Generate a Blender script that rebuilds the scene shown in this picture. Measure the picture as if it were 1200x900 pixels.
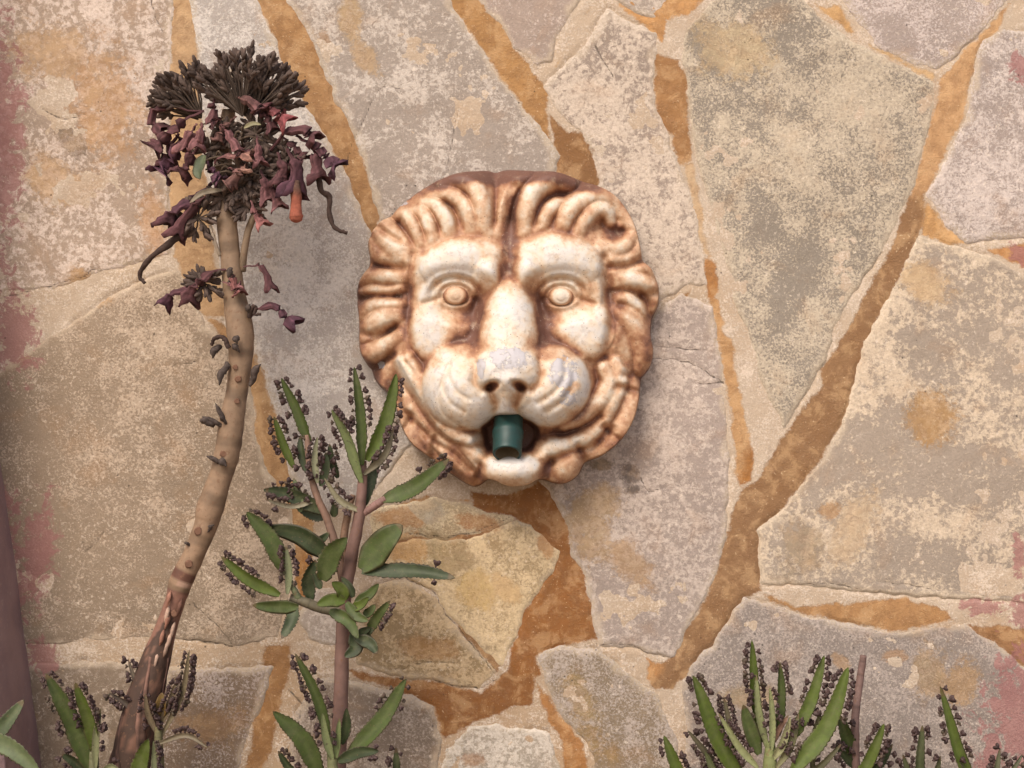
import bpy, math, random
import numpy as np
from mathutils import Vector, Matrix

for o in list(bpy.data.objects):
    bpy.data.objects.remove(o)
R = math.radians
scene = bpy.context.scene
COL = scene.collection

# ------------------------------------------------------------------ camera, sky, sun, exposure
D = 1.8            # camera distance from the wall, metres (1 mm of wall = 1 px of the photo)
ZC = 0.60          # camera height
cam_data = bpy.data.cameras.new('camera')
cam_data.lens = 54.0
cam_data.sensor_width = 36.0
cam_data.clip_start = 0.05
cam_data.clip_end = 200.0
cam = bpy.data.objects.new('camera', cam_data)
COL.objects.link(cam)
cam.location = (0, -D, ZC)
cam.rotation_euler = (R(90), 0, 0)
scene.camera = cam

SUN_EL, SUN_AZ = 47.0, 24.0      # azimuth: degrees to the left of the camera axis, behind the camera
world = bpy.data.worlds.new('World')
scene.world = world
world.use_nodes = True
wn = world.node_tree
sky = wn.nodes.new('ShaderNodeTexSky')
sky.sky_type = 'NISHITA'
sky.sun_disc = False
sky.sun_elevation = R(SUN_EL)
sky.sun_rotation = R(180 + SUN_AZ)
sky.dust_density = 4.0
bg = wn.nodes['Background']
bg.inputs['Strength'].default_value = 0.10
wn.links.new(sky.outputs[0], bg.inputs[0])
sd = bpy.data.lights.new('sun', 'SUN')
sd.energy = 1.5
sd.angle = R(30)
sd.color = (1.0, 0.93, 0.825)
sun = bpy.data.objects.new('sun', sd)
COL.objects.link(sun)
dirv = Vector((-math.sin(R(SUN_AZ)) * math.cos(R(SUN_EL)), -math.cos(R(SUN_AZ)) * math.cos(R(SUN_EL)), math.sin(R(SUN_EL))))
sun.rotation_euler = dirv.to_track_quat('Z', 'Y').to_euler()
vs = scene.view_settings
vs.view_transform = 'Standard'
vs.look = 'None'
vs.exposure = 0.96
vs.gamma = 1.0
vs.use_curve_mapping = False

rng = np.random.RandomState(7)
random.seed(11)

# ------------------------------------------------------------------ helpers
def lin(c):
    c = np.asarray(c, float) / 255.0
    return np.where(c <= 0.04045, c / 12.92, ((c + 0.055) / 1.055) ** 2.4)

ALB = 0.74
def alb(c):
    return lin(c) * ALB

def P(px, py, depth=0.0):
    f = (D - depth) / D
    return Vector(((px - 600) * .001 * f, -depth, ZC + (450 - py) * .001 * f))

TAB = rng.rand(512, 512)
def vnoise(x, y, seed=0):
    x = x + seed * 37.17; y = y + seed * 91.73
    xi = np.floor(x).astype(int); yi = np.floor(y).astype(int)
    fx = x - xi; fy = y - yi
    fx = fx * fx * (3 - 2 * fx); fy = fy * fy * (3 - 2 * fy)
    a = TAB[xi % 512, yi % 512]; b = TAB[(xi + 1) % 512, yi % 512]
    c = TAB[xi % 512, (yi + 1) % 512]; d = TAB[(xi + 1) % 512, (yi + 1) % 512]
    return (a * (1 - fx) + b * fx) * (1 - fy) + (c * (1 - fx) + d * fx) * fy

def fbm(x, y, size, seed=0, octv=4, rough=0.5):
    s = 0; a = 1.0; t = 0
    f = 1.0 / size
    for k in range(octv):
        s = s + a * vnoise(x * f, y * f, seed + k * 3 + 1)
        t += a; a *= rough; f *= 2.03
    return s / t

def sstep(a, b, x):
    t = np.clip((x - a) / (b - a), 0, 1)
    return t * t * (3 - 2 * t)

def seg_dist(x, y, ax, ay, bx, by):
    vx, vy = bx - ax, by - ay
    L = vx * vx + vy * vy + 1e-9
    t = np.clip(((x - ax) * vx + (y - ay) * vy) / L, 0, 1)
    return np.hypot(x - ax - t * vx, y - ay - t * vy), t

def poly_sdf(x, y, poly):          # positive inside
    d = np.full(x.shape, 1e9)
    inside = np.zeros(x.shape, bool)
    n = len(poly)
    for i in range(n):
        ax, ay = poly[i]; bx, by = poly[(i + 1) % n]
        dd, _ = seg_dist(x, y, ax, ay, bx, by)
        d = np.minimum(d, dd)
        if ay != by:
            c = ((ay > y) != (by > y)) & (x < (bx - ax) * (y - ay) / (by - ay) + ax)
            inside ^= c
    return np.where(inside, d, -d)

def catmull(pts, n):
    pts = np.asarray(pts, float)
    if len(pts) == 2:
        t = np.linspace(0, 1, n)[:, None]
        return pts[0] * (1 - t) + pts[1] * t
    q = np.vstack([2 * pts[0] - pts[1], pts, 2 * pts[-1] - pts[-2]])
    out = []
    m = len(pts) - 1
    for u in np.linspace(0, m, n):
        i = min(int(u), m - 1); t = u - i
        p0, p1, p2, p3 = q[i], q[i + 1], q[i + 2], q[i + 3]
        out.append(0.5 * ((2 * p1) + (-p0 + p2) * t + (2 * p0 - 5 * p1 + 4 * p2 - p3) * t ** 2 + (-p0 + 3 * p1 - 3 * p2 + p3) * t ** 3))
    return np.array(out)

def raw_mesh(name, co, faces, attrs=None, mat=None, parent=None, smooth=True):
    me = bpy.data.meshes.new(name)
    co = np.asarray(co, np.float32)
    faces = np.asarray(faces, np.int32)
    k = faces.shape[1]
    me.vertices.add(len(co)); me.vertices.foreach_set('co', co.ravel())
    me.loops.add(faces.size); me.loops.foreach_set('vertex_index', faces.ravel())
    me.polygons.add(len(faces))
    me.polygons.foreach_set('loop_start', np.arange(0, faces.size, k, dtype=np.int32))
    me.polygons.foreach_set('loop_total', np.full(len(faces), k, np.int32))
    me.polygons.foreach_set('use_smooth', np.full(len(faces), smooth, bool))
    me.update(calc_edges=True)
    for an, av in (attrs or {}).items():
        av = np.asarray(av, np.float32)
        if av.ndim == 1:
            a = me.attributes.new(an, 'FLOAT', 'POINT'); a.data.foreach_set('value', av)
        else:
            if av.shape[1] == 3:
                av = np.hstack([av, np.ones((len(av), 1), np.float32)])
            a = me.attributes.new(an, 'FLOAT_COLOR', 'POINT'); a.data.foreach_set('color', av.ravel())
    me.validate()
    if mat: me.materials.append(mat)
    o = bpy.data.objects.new(name, me)
    COL.objects.link(o)
    if parent: o.parent = parent
    return o

class MB:                      # collects quads/tris into one mesh
    def __init__(s): s.v = []; s.f = []; s.c = []
    def add(s, verts, faces, col=None):
        b = len(s.v)
        s.v += [tuple(v) for v in verts]
        s.f += [tuple(i + b for i in f) for f in faces]
        s.c += [tuple(c) for c in col] if col is not None else [(1, 1, 1)] * len(verts)
    def build(s, name, mat, parent=None, smooth=True):
        me = bpy.data.meshes.new(name)
        me.from_pydata(s.v, [], s.f)
        me.polygons.foreach_set('use_smooth', [smooth] * len(me.polygons))
        a = me.attributes.new('tint', 'FLOAT_COLOR', 'POINT')
        a.data.foreach_set('color', np.array([(c[0], c[1], c[2], 1) for c in s.c], np.float32).ravel())
        me.materials.append(mat)
        me.update()
        o = bpy.data.objects.new(name, me); COL.objects.link(o)
        if parent: o.parent = parent
        return o

def empty(name, loc=(0, 0, 0)):
    o = bpy.data.objects.new(name, None); COL.objects.link(o)
    o.location = loc; o.empty_display_size = 0.02
    return o

def tag(o, label=None, cat=None, group=None, kind=None):
    if label: o['label'] = label
    if cat: o['category'] = cat
    if group: o['group'] = group
    if kind: o['kind'] = kind
    return o

def grid_faces(mask):          # mask over cells (ny-1,nx-1); returns faces + used vertex index map
    ny, nx = mask.shape[0] + 1, mask.shape[1] + 1
    idx = np.arange(ny * nx).reshape(ny, nx)
    f = np.stack([idx[:-1, :-1], idx[1:, :-1], idx[1:, 1:], idx[:-1, 1:]], -1)[mask]
    used = np.unique(f)
    remap = np.zeros(ny * nx, np.int64); remap[used] = np.arange(len(used))
    return remap[f], used

# ------------------------------------------------------------------ node helpers
def new_mat(name):
    m = bpy.data.materials.new(name); m.use_nodes = True
    nt = m.node_tree
    return m, nt, nt.nodes['Principled BSDF']

class N:
    def __init__(s, nt): s.nt = nt
    def node(s, t, **kw):
        n = s.nt.nodes.new(t)
        for k, v in kw.items(): setattr(n, k, v)
        return n
    def link(s, a, b): s.nt.links.new(a, b)
    def setin(s, n, k, v):
        if hasattr(v, 'node'): s.link(v, n.inputs[k])
        else: n.inputs[k].default_value = v
    def attr(s, name, out='Color'):
        n = s.node('ShaderNodeAttribute', attribute_name=name); return n.outputs[out]
    def noise(s, vec, scale, detail=4, rough=.55, dist=0.0, out='Fac'):
        n = s.node('ShaderNodeTexNoise'); s.link(vec, n.inputs['Vector'])
        n.inputs['Scale'].default_value = scale; n.inputs['Detail'].default_value = detail
        n.inputs['Roughness'].default_value = rough; n.inputs['Distortion'].default_value = dist
        return n.outputs[out]
    def voro(s, vec, scale, rand=1.0, out='Distance'):
        n = s.node('ShaderNodeTexVoronoi'); s.link(vec, n.inputs['Vector'])
        n.inputs['Scale'].default_value = scale; n.inputs['Randomness'].default_value = rand
        return n.outputs[out]
    def math(s, op, a, b=0.0, clamp=False):
        n = s.node('ShaderNodeMath', operation=op, use_clamp=clamp); s.setin(n, 0, a); s.setin(n, 1, b); return n.outputs[0]
    def ramp(s, v, a, b, lo=0.0, hi=1.0):
        n = s.node('ShaderNodeMapRange', interpolation_type='SMOOTHSTEP'); s.setin(n, 'Value', v)
        s.setin(n, 'From Min', a); s.setin(n, 'From Max', b); s.setin(n, 'To Min', lo); s.setin(n, 'To Max', hi); return n.outputs[0]
    def mix(s, f, a, b, mode='MIX'):
        n = s.node('ShaderNodeMix', data_type='RGBA', blend_type=mode)
        s.setin(n, 0, f)
        for k, v in ((6, a), (7, b)):
            if hasattr(v, 'node'): s.link(v, n.inputs[k])
            else: n.inputs[k].default_value = (*v[:3], 1)
        return n.outputs[2]
    def sep(s, c):
        n = s.node('ShaderNodeSeparateColor'); s.link(c, n.inputs[0]); return n.outputs
    def obj(s):
        return s.node('ShaderNodeTexCoord').outputs['Object']
    def bump(s, h, strength, dist, normal=None):
        n = s.node('ShaderNodeBump'); s.link(h, n.inputs['Height'])
        n.inputs['Strength'].default_value = strength; n.inputs['Distance'].default_value = dist
        if normal is not None: s.link(normal, n.inputs['Normal'])
        return n.outputs[0]

# ------------------------------------------------------------------ masonry material
# mask: R paint field (0.5 = edge), G pink paint field, B crack and painted edge shade, A fleck threshold shift
def masonry(name, grain, paint_amp, pmax):
    m, nt, bs = new_mat(name); n = N(nt)
    p = n.obj()
    cA, cB, cP = n.attr('cA'), n.attr('cB'), n.attr('cP')
    ms = n.sep(n.attr('mask')); R_, G_, B_ = ms[0], ms[1], ms[2]
    thr = n.attr('mask', 'Alpha')
    kind = n.attr('kind', 'Fac')
    n1a = n.noise(p, 150, 7, .72, .3); n1b = n.noise(p, 400, 4, .68, .2)
    n1 = n.math('ADD', n.math('MULTIPLY', n1a, n.math('SUBTRACT', 1.0, kind)), n.math('MULTIPLY', n1b, kind))
    n2 = n.noise(p, 30, 5, .6)
    n3 = n.noise(p, 420, 4, .6)
    nm = n.math('ADD', n.math('MULTIPLY', n1, .68), n.math('MULTIPLY', n2, .32))
    f = n.ramp(n.math('ADD', nm, thr), n.math('SUBTRACT', .47, n.math('MULTIPLY', kind, .015)), .545)
    f = n.math('MULTIPLY', f, n.ramp(n.noise(p, 260, 3, .6), .25, .6, .45, 1.0))
    base = n.mix(f, cA, cB)
    # second, rusty mottling inside each stone, and fine grain
    n4 = n.noise(p, 17, 6, .62, .5)
    base = n.mix(n.ramp(n4, .52, .70, 0, .38), base, n.mix(.55, base, alb((176, 128, 78))))
    n8 = n.noise(p, 62, 6, .7, .8)
    base = n.mix(n.ramp(n8, .60, .66, 0, .33), base, n.mix(.5, base, alb((120, 104, 92))))
    base = n.mix(n.ramp(n3, .30, .72, 0, grain), base, n.mix(.5, base, (0.03, 0.022, 0.018)))
    wh = n.noise(p, 240, 5, .7, .4)
    base = n.mix(n.math('MULTIPLY', n.ramp(wh, .575, .63, 0, .55), n.ramp(n.noise(p, 22, 4, .6), .35, .6, .25, 1)), base, n.mix(.75, base, alb((246, 228, 208))))
    # paint / iron staining over it, broken by wear
    wear = n.noise(p, 170, 8, .82, .5)
    wear2 = n.noise(p, 34, 4, .6)
    fld = n.math('ADD', R_, n.math('MULTIPLY', n.math('SUBTRACT', n.math('ADD', n.math('MULTIPLY', wear, .6), n.math('MULTIPLY', wear2, .4)), .5), paint_amp))
    pf = n.ramp(fld, .41, .58, 0, pmax)
    pcol = n.mix(n.ramp(n.noise(p, 60, 8, .7), .40, .60, 0, .75), cP, n.mix(.55, cP, alb((128, 84, 42))))
    pcol = n.mix(n.ramp(n.noise(p, 42, 7, .68, .4), .47, .62, 0, .75), pcol, n.mix(.5, cP, alb((216, 176, 128))))
    pcol = n.mix(n.ramp(n.noise(p, 330, 3, .6), .655, .69, 0, .7), pcol, alb((222, 190, 150)))
    base = n.mix(pf, base, pcol)
    pk = n.ramp(n.math('ADD', G_, n.math('MULTIPLY', n.math('SUBTRACT', n.noise(p, 60, 8, .74, .6), .5), 1.9)), .46, .60, 0, .78)
    base = n.mix(pk, base, n.mix(n2, alb((140, 88, 90)), alb((182, 130, 122))))
    # pits
    v = n.voro(p, 75)
    pit = n.math('MULTIPLY', n.ramp(v, .06, .11, 1, 0), n.ramp(n.noise(p, 9, 2), .56, .62))
    base = n.mix(n.math('MULTIPLY', pit, .7), base, (0.025, 0.018, 0.015))
    ck = n.ramp(n.math('ADD', B_, n.math('MULTIPLY', n.math('SUBTRACT', n1, .5), .9)), .5, .75, 0, .8)
    base = n.mix(ck, base, (0.035, 0.025, 0.018))
    n.link(base, bs.inputs['Base Color'])
    bs.inputs['Roughness'].default_value = .88
    bs.inputs['Specular IOR Level'].default_value = .25
    h = n.math('ADD', n.math('MULTIPLY', n1b, .7), n.math('MULTIPLY', n3, .45))
    h = n.math('ADD', h, n.math('MULTIPLY', f, .25))
    h = n.math('SUBTRACT', h, n.math('MULTIPLY', ck, 1.0))
    h = n.math('ADD', h, n.math('MULTIPLY', n8, .5))
    h = n.math('SUBTRACT', h, n.math('MULTIPLY', pf, .5))
    n.link(n.bump(h, .55, .0017), bs.inputs['Normal'])
    return m

M_STONE = masonry('weathered_limestone', .34, 1.3, .60)
M_MORTAR = masonry('painted_mortar', .30, 1.05, .92)

# ------------------------------------------------------------------ stone wall
PX = 2.0
x0, x1, y0, y1 = -120, 1420, -260, 1056
gx = np.arange(x0, x1 + .1, PX); gy = np.arange(y0, y1 + .1, PX)
GX, GY = np.meshgrid(gx, gy)
WX = GX + (fbm(GX, GY, 26, 5, 3) - .5) * 7 + (fbm(GX, GY, 9, 8, 2) - .5) * 4
WY = GY + (fbm(GX, GY, 26, 15, 3) - .5) * 7 + (fbm(GX, GY, 9, 18, 2) - .5) * 4

T, Rr, Bt, Lf = -256, 1416, 1052, -116
# polygon, cA, cB, fleck shift
STONES = [
 ([(Lf, T), (196, T), (202, 0), (200, 60), (195, 130), (196, 220), (198, 296), (132, 312), (62, 336), (Lf, 350)], (186, 163, 143), (218, 198, 183), .00),
 ([(Lf, 470), (0, 436), (64, 394), (134, 346), (206, 318), (226, 342), (236, 386), (262, 402), (292, 445), (298, 500), (310, 550), (338, 596), (346, 640), (338, 700), (326, 742), (273, 755), (207, 747), (110, 748), (67, 752), (Lf, 760)], (163, 142, 120), (193, 172, 150), -.02),
 ([(Lf, 790), (60, 778), (172, 778), (160, 860), (150, Bt), (Lf, Bt)], (153, 133, 113), (181, 163, 145), -.02),
 ([(196, 786), (318, 783), (300, 838), (282, 884), (268, Bt), (165, Bt), (176, 850)], (146, 123, 102), (188, 171, 160), -.04),
 ([(226, T), (286, T), (298, 0), (320, 47), (333, 87), (367, 140), (400, 197), (433, 277), (470, 330), (480, 430), (478, 520), (436, 576), (374, 610), (342, 556), (326, 500), (314, 450), (299, 400), (266, 380), (258, 300), (243, 200), (233, 60), (224, 0)], (191, 179, 169), (213, 202, 192), -.01),
 ([(330, T), (522, T), (522, 0), (560, 53), (580, 87), (613, 130), (654, 178), (650, 200), (640, 270), (480, 290), (447, 257), (420, 160), (400, 123), (367, 50), (338, 0)], (177, 162, 149), (206, 192, 179), -.01),
 ([(566, T), (680, T), (677, 0), (650, 46), (645, 69), (630, 73), (600, 54), (590, 30), (564, 0)], (181, 161, 147), (197, 179, 168), -.05),
 ([(640, 101), (683, 60), (712, 15), (735, 28), (768, 40), (769, 62), (763, 93), (763, 127), (777, 150), (790, 187), (800, 215), (817, 250), (822, 300), (827, 332), (800, 333), (770, 350), (700, 330), (690, 250), (704, 212), (697, 177), (684, 153), (654, 127)], (173, 155, 141), (209, 191, 173), .02),
 ([(780, T), (930, T), (938, 0), (967, 27), (1000, 50), (1033, 67), (1095, 98), (1090, 140), (1080, 180), (1070, 220), (1053, 250), (1033, 292), (998, 343), (978, 380), (965, 423), (943, 460), (919, 502), (900, 460), (883, 403), (863, 350), (850, 300), (833, 233), (817, 177), (813, 127), (800, 70), (803, 38), (842, 0)], (157, 145, 131), (199, 183, 161), .02),
 ([(720, T), (770, T), (790, -10), (770, 20), (745, 14), (722, -2)], (183, 167, 153), (203, 187, 172), .0),
 ([(988, T), (1220, T), (1180, 0), (1163, 18), (1140, 43), (1098, 80), (1067, 73), (1033, 57), (1017, 37), (988, 0)], (184, 167, 157), (207, 191, 183), -.01),
 ([(Rr, 30), (1200, 42), (1175, 37), (1153, 50), (1147, 80), (1134, 130), (1121, 167), (1104, 200), (1088, 230), (1111, 260), (1131, 284), (1167, 277), (1200, 276), (Rr, 262)], (178, 162, 153), (207, 192, 183), .01),
 ([(1077, 278), (1107, 287), (1137, 297), (1160, 303), (1200, 323), (Rr, 336), (Rr, 704), (1200, 703), (1067, 695), (950, 685), (893, 683), (890, 622), (918, 597), (944, 565), (968, 533), (994, 488), (1004, 440), (1014, 400), (1042, 350), (1066, 300)], (174, 158, 142), (209, 189, 165), .02),
 ([(873, 704), (900, 709), (933, 720), (983, 733), (1027, 742), (1067, 742), (1120, 731), (1134, 734), (1167, 757), (1193, 783), (Rr, 820), (Rr, Bt), (800, Bt), (806, 860), (801, 797), (813, 777), (837, 757), (857, 731)], (163, 149, 139), (187, 172, 161), -.02),
 ([(797, 346), (833, 362), (846, 433), (850, 487), (852, 560), (850, 600), (850, 627), (836, 673), (810, 726), (790, 771), (750, 757), (704, 755), (700, 740), (694, 704), (686, 673), (670, 647), (668, 617), (656, 594), (636, 560), (700, 480), (760, 380)], (179, 162, 151), (200, 183, 170), -.01),
 ([(632, 770), (657, 756), (702, 766), (745, 800), (772, 820), (792, 870), (796, Bt), (722, Bt), (692, 870), (655, 830), (640, 800)], (161, 141, 118), (192, 177, 165), -.02),
 ([(526, 880), (548, 855), (580, 850), (612, 856), (640, 862), (652, 900), (664, Bt), (500, Bt)], (187, 173, 155), (220, 207, 192), .02),
 ([(436, 600), (510, 584), (588, 605), (600, 609), (562, 620), (522, 630), (480, 626), (440, 640)], (189, 168, 135), (215, 194, 161), .02),
 ([(440, 648), (482, 632), (522, 637), (564, 627), (606, 614), (624, 618), (655, 647), (640, 678), (621, 702), (604, 736), (590, 780), (548, 741), (522, 714), (514, 694), (480, 674), (442, 662)], (195, 169, 130), (221, 195, 156), .03),
 ([(432, 694), (476, 682), (510, 702), (534, 738), (582, 786), (560, 806), (512, 797), (470, 790), (422, 776), (418, 720)], (170, 144, 108), (200, 174, 138), -.01),
 ([(372, 800), (410, 800), (440, 808), (480, 817), (505, 832), (516, 868), (492, Bt), (330, Bt), (346, 850), (358, 816)], (145, 127, 111), (175, 159, 145), -.02),
 ([(362, 694), (396, 690), (402, 756), (366, 748), (352, 724)], (193, 177, 163), (210, 195, 182), .0),
]
# painted (ochre to brown) strips of mortar: polygon, colour, softness in px
OC, BR, BR2 = (194, 157, 116), (136, 97, 58), (142, 104, 68)
PAINT = [
 ([(798, 190), (812, 188), (824, 240), (834, 300), (826, 304), (814, 250)], (206, 176, 140), 2),
 ([(830, 350), (842, 348), (850, 380), (842, 384)], (196, 150, 100)),
 ([(520, 694), (532, 690), (552, 736), (590, 778), (584, 788), (540, 742)], (150, 112, 76), 1),
 ([(440, 640), (480, 626), (522, 631), (562, 621), (604, 609), (608, 614), (564, 628), (522, 638), (482, 633), (440, 648)], (140, 96, 58)),
 ([(202, T), (222, T), (230, 60), (240, 200), (252, 300), (264, 372), (240, 372), (216, 330), (202, 300), (199, 220), (198, 130), (201, 60)], OC),
 ([(238, 372), (268, 380), (294, 402), (311, 452), (324, 500), (342, 556), (370, 612), (372, 650), (345, 660), (338, 596), (312, 550), (300, 500), (294, 445), (266, 402)], (182, 140, 94)),
 ([(345, 620), (370, 620), (364, 700), (350, 700)], (176, 122, 62)),
 ([(310, 752), (344, 752), (338, 800), (330, 833), (312, 900), (300, Bt), (274, Bt), (288, 890), (300, 838)], (156, 112, 68), 2),
 ([(290, T), (326, T), (338, 0), (367, 50), (398, 123), (418, 160), (445, 257), (434, 277), (402, 197), (368, 140), (336, 87), (322, 47), (300, 0)], (172, 128, 82)),
 ([(526, T), (560, T), (563, 0), (588, 30), (598, 53), (628, 85), (642, 104), (640, 132), (644, 160), (654, 178), (616, 128), (584, 87), (563, 53), (525, 0)], (176, 130, 78)),
 ([(644, 134), (664, 152), (682, 154), (696, 178), (701, 214), (690, 250), (648, 230), (652, 200), (656, 178)], (136, 92, 48)),
 ([(620, 84), (655, 84), (690, 20), (705, 10), (690, 0), (660, 60), (640, 78)], (206, 168, 122), 6),
 ([(720, 10), (760, 40), (785, 60), (786, 30), (810, 20), (830, 0), (830, -60), (720, -60)], (200, 148, 92), 5),
 ([(768, 64), (796, 72), (804, 100), (808, 150), (810, 188), (796, 192), (788, 162), (774, 148), (766, 120)], (162, 116, 70), 0),
 ([(824, 300), (836, 305), (842, 340), (834, 356), (828, 342)], (176, 120, 64)),
 ([(838, 372), (856, 400), (864, 440), (872, 480), (880, 540), (878, 560), (862, 556), (860, 500), (852, 450)], (196, 152, 104), 0),
 ([(862, 520), (882, 530), (880, 560), (868, 572)], (168, 110, 48)),
 ([(942, 0), (986, 0), (1010, 40), (1000, 46), (968, 24)], (208, 164, 110), 6),
 ([(1010, 46), (1066, 76), (1094, 86), (1094, 95), (1036, 64)], (212, 176, 130)),
 ([(1100, 96), (1140, 48), (1163, 24), (1185, 4), (1170, 38), (1150, 52), (1144, 80), (1130, 130), (1116, 167), (1100, 200), (1085, 232), (1066, 236), (1076, 200), (1090, 150)], (200, 156, 110), 1),
 ([(1064, 232), (1086, 226), (1079, 270), (1066, 300), (1035, 360), (1013, 400), (1003, 440), (992, 487), (962, 533), (941, 565), (914, 598), (888, 622), (889, 653), (892, 694), (873, 702), (857, 730), (834, 757), (812, 778), (790, 806), (766, 808), (764, 790), (786, 772), (800, 750), (820, 712), (838, 673), (853, 627), (858, 600), (872, 573), (893, 557), (907, 530), (928, 500), (944, 478), (964, 450), (964, 433), (988, 397), (1013, 347), (1040, 300), (1053, 262)], BR2),
 ([(1086, 240), (1110, 264), (1130, 286), (1110, 285), (1080, 276)], (208, 160, 104)),
 ([(1140, 292), (1200, 280), (Rr, 270), (Rr, 330), (1200, 318)], (196, 138, 82), 5),
 ([(892, 694), (930, 708), (990, 708), (1060, 700), (1110, 716), (1120, 726), (1060, 740), (1010, 736), (950, 722), (904, 706)], (178, 132, 84), 1),
 ([(1136, 732), (1200, 738), (Rr, 750), (Rr, 800), (1195, 780), (1166, 755)], (154, 110, 70)),
 ([(553, 576), (600, 580), (634, 562), (654, 592), (666, 617), (668, 647), (684, 673), (692, 704), (699, 749), (655, 754), (630, 770), (632, 790), (612, 800), (596, 786), (606, 736), (621, 704), (640, 680), (652, 650), (622, 616), (590, 602), (556, 596)], (146, 90, 36)),
 ([(596, 784), (626, 784), (624, 826), (590, 832), (564, 842), (520, 868), (508, 832), (478, 812), (420, 796), (400, 780), (476, 796), (512, 800), (562, 810)], (136, 84, 36), 1),
 ([(620, 790), (640, 806), (690, 872), (716, Bt), (668, Bt), (654, 870), (630, 830)], (172, 118, 66), 5),
 ([(750, 760), (786, 775), (780, 812), (755, 800)], (192, 138, 84), 6),
 ([(452, 590), (500, 576), (560, 584), (580, 600), (510, 580), (470, 600)], (190, 134, 74), 4),
 ([(765, 378), (800, 345), (812, 338), (800, 352), (778, 384)], (156, 112, 68)),
]
# stains on the stones: x, y, radius, colour, angle, stretch
STAINS = [
 (105, 335, 26, (196, 150, 92), 35, .5), (1092, 490, 30, (180, 132, 62), 0, 1.0), (973, 598, 12, (186, 138, 84), 0, .9),
 (940, 640, 42, (160, 140, 112), 90, .8), (120, 120, 90, (198, 152, 104), 80, .6), (60, 60, 60, (204, 166, 122), 20, .7),
 (180, 260, 60, (198, 150, 104), 80, .35), (60, 210, 50, (206, 168, 124), 30, .7),
 (410, 20, 28, (196, 162, 112), 80, .5), (430, 70, 24, (192, 158, 112), 60, .5), (380, 48, 14, (160, 120, 76), 80, .5),
 (690, 620, 60, (172, 140, 92), 70, .55), (700, 590, 46, (168, 138, 92), 0, .6), (740, 660, 46, (176, 140, 96), 45, .5),
 (520, 650, 42, (160, 140, 100), 60, .5), (560, 690, 26, (214, 180, 116), 20, .8), (470, 640, 30, (204, 150, 84), 10, .6),
 (680, 820, 40, (160, 134, 86), 60, .5), (700, 870, 40, (158, 128, 78), 50, .5),
 (1090, 790, 40, (168, 140, 100), 100, .75), (1125, 800, 26, (176, 138, 90), 90, .8), (880, 815, 34, (170, 148, 112), 0, .4), (1050, 770, 14, (190, 150, 110), 0, .6), (985, 775, 12, (184, 148, 108), 40, .6),
 (20, 400, 26, (160, 108, 76), 80, .6), (250, 850, 50, (150, 116, 82), 0, .6), (555, 890, 14, (150, 100, 60), 0, .6),
 (860, 60, 60, (206, 182, 142), 20, .7), (1080, 330, 50, (214, 182, 138), 30, .5), (1000, 620, 60, (206, 180, 146), 120, .5),
 (738, 556, 13, (64, 54, 48), 40, .8), (742, 574, 8, (64, 54, 48), 0, .6), (705, 545, 12, (110, 96, 70), 0, .5), (85, 165, 24, (110, 96, 80), 60, .6), (600, 590, 30, (176, 140, 96), 0, .4), (500, 600, 24, (176, 166, 150), 0, .5), (560, 612, 26, (176, 112, 60), 10, .35), (470, 606, 30, (184, 124, 70), 0, .4), (540, 650, 20, (150, 128, 92), 50, .6), (590, 690, 22, (212, 176, 124), 40, .6), (500, 760, 34, (160, 116, 70), 0, .4), (640, 640, 14, (180, 120, 66), 60, .6)]
GREYS = [   # smooth grey flakes where the cream crust has come off: x, y, radius, angle, stretch
 (1150, 395, 22, 90, .7), (1180, 440, 22, 20, .6), (1080, 420, 36, 40, .8), (1060, 520, 60, 60, .7), (985, 530, 44, 120, .6), (1150, 560, 60, 10, .6), (930, 630, 20, 90, .8),
 (900, 256, 40, 70, .4), (930, 330, 60, 110, .4), (1050, 40, 30, 40, .5), (700, 250, 50, 60, .4), (830, 60, 30, 60, .5), (560, 150, 50, 50, .5), (1070, 650, 60, 0, .4), (1000, 690, 60, 0, .2)]
CREAMS = [(1060, 430, 46, 60, .6), (1110, 620, 46, 10, .5), (1030, 370, 40, 120, .5), (720, 640, 40, 60, .5), (930, 180, 40, 60, .6), (900, 90, 46, 20, .6), (1000, 120, 40, 20, .6), (700, 130, 50, 20, .6), (480, 90, 46, 80, .4), (340, 300, 60, 80, .5), (370, 440, 40, 20, .7), (640, 620, 20, 60, .6), (560, 640, 20, 50, .6)]
PINKS = [(14, 390, 44, 80, .6), (44, 650, 56, 95, .4), (50, 770, 22, 70, .7),
         (1195, 80, 20, 60, .6), (1195, 650, 24, 90, .35), (1150, 712, 24, 0, .4), (1196, 300, 16, 20, .6), (1196, 720, 22, 90, .5), (1188, 830, 62, 92, .42), (1160, 880, 40, 110, .35), (1215, 850, 80, 90, .7), (2,150,120,90,.2)]
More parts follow.
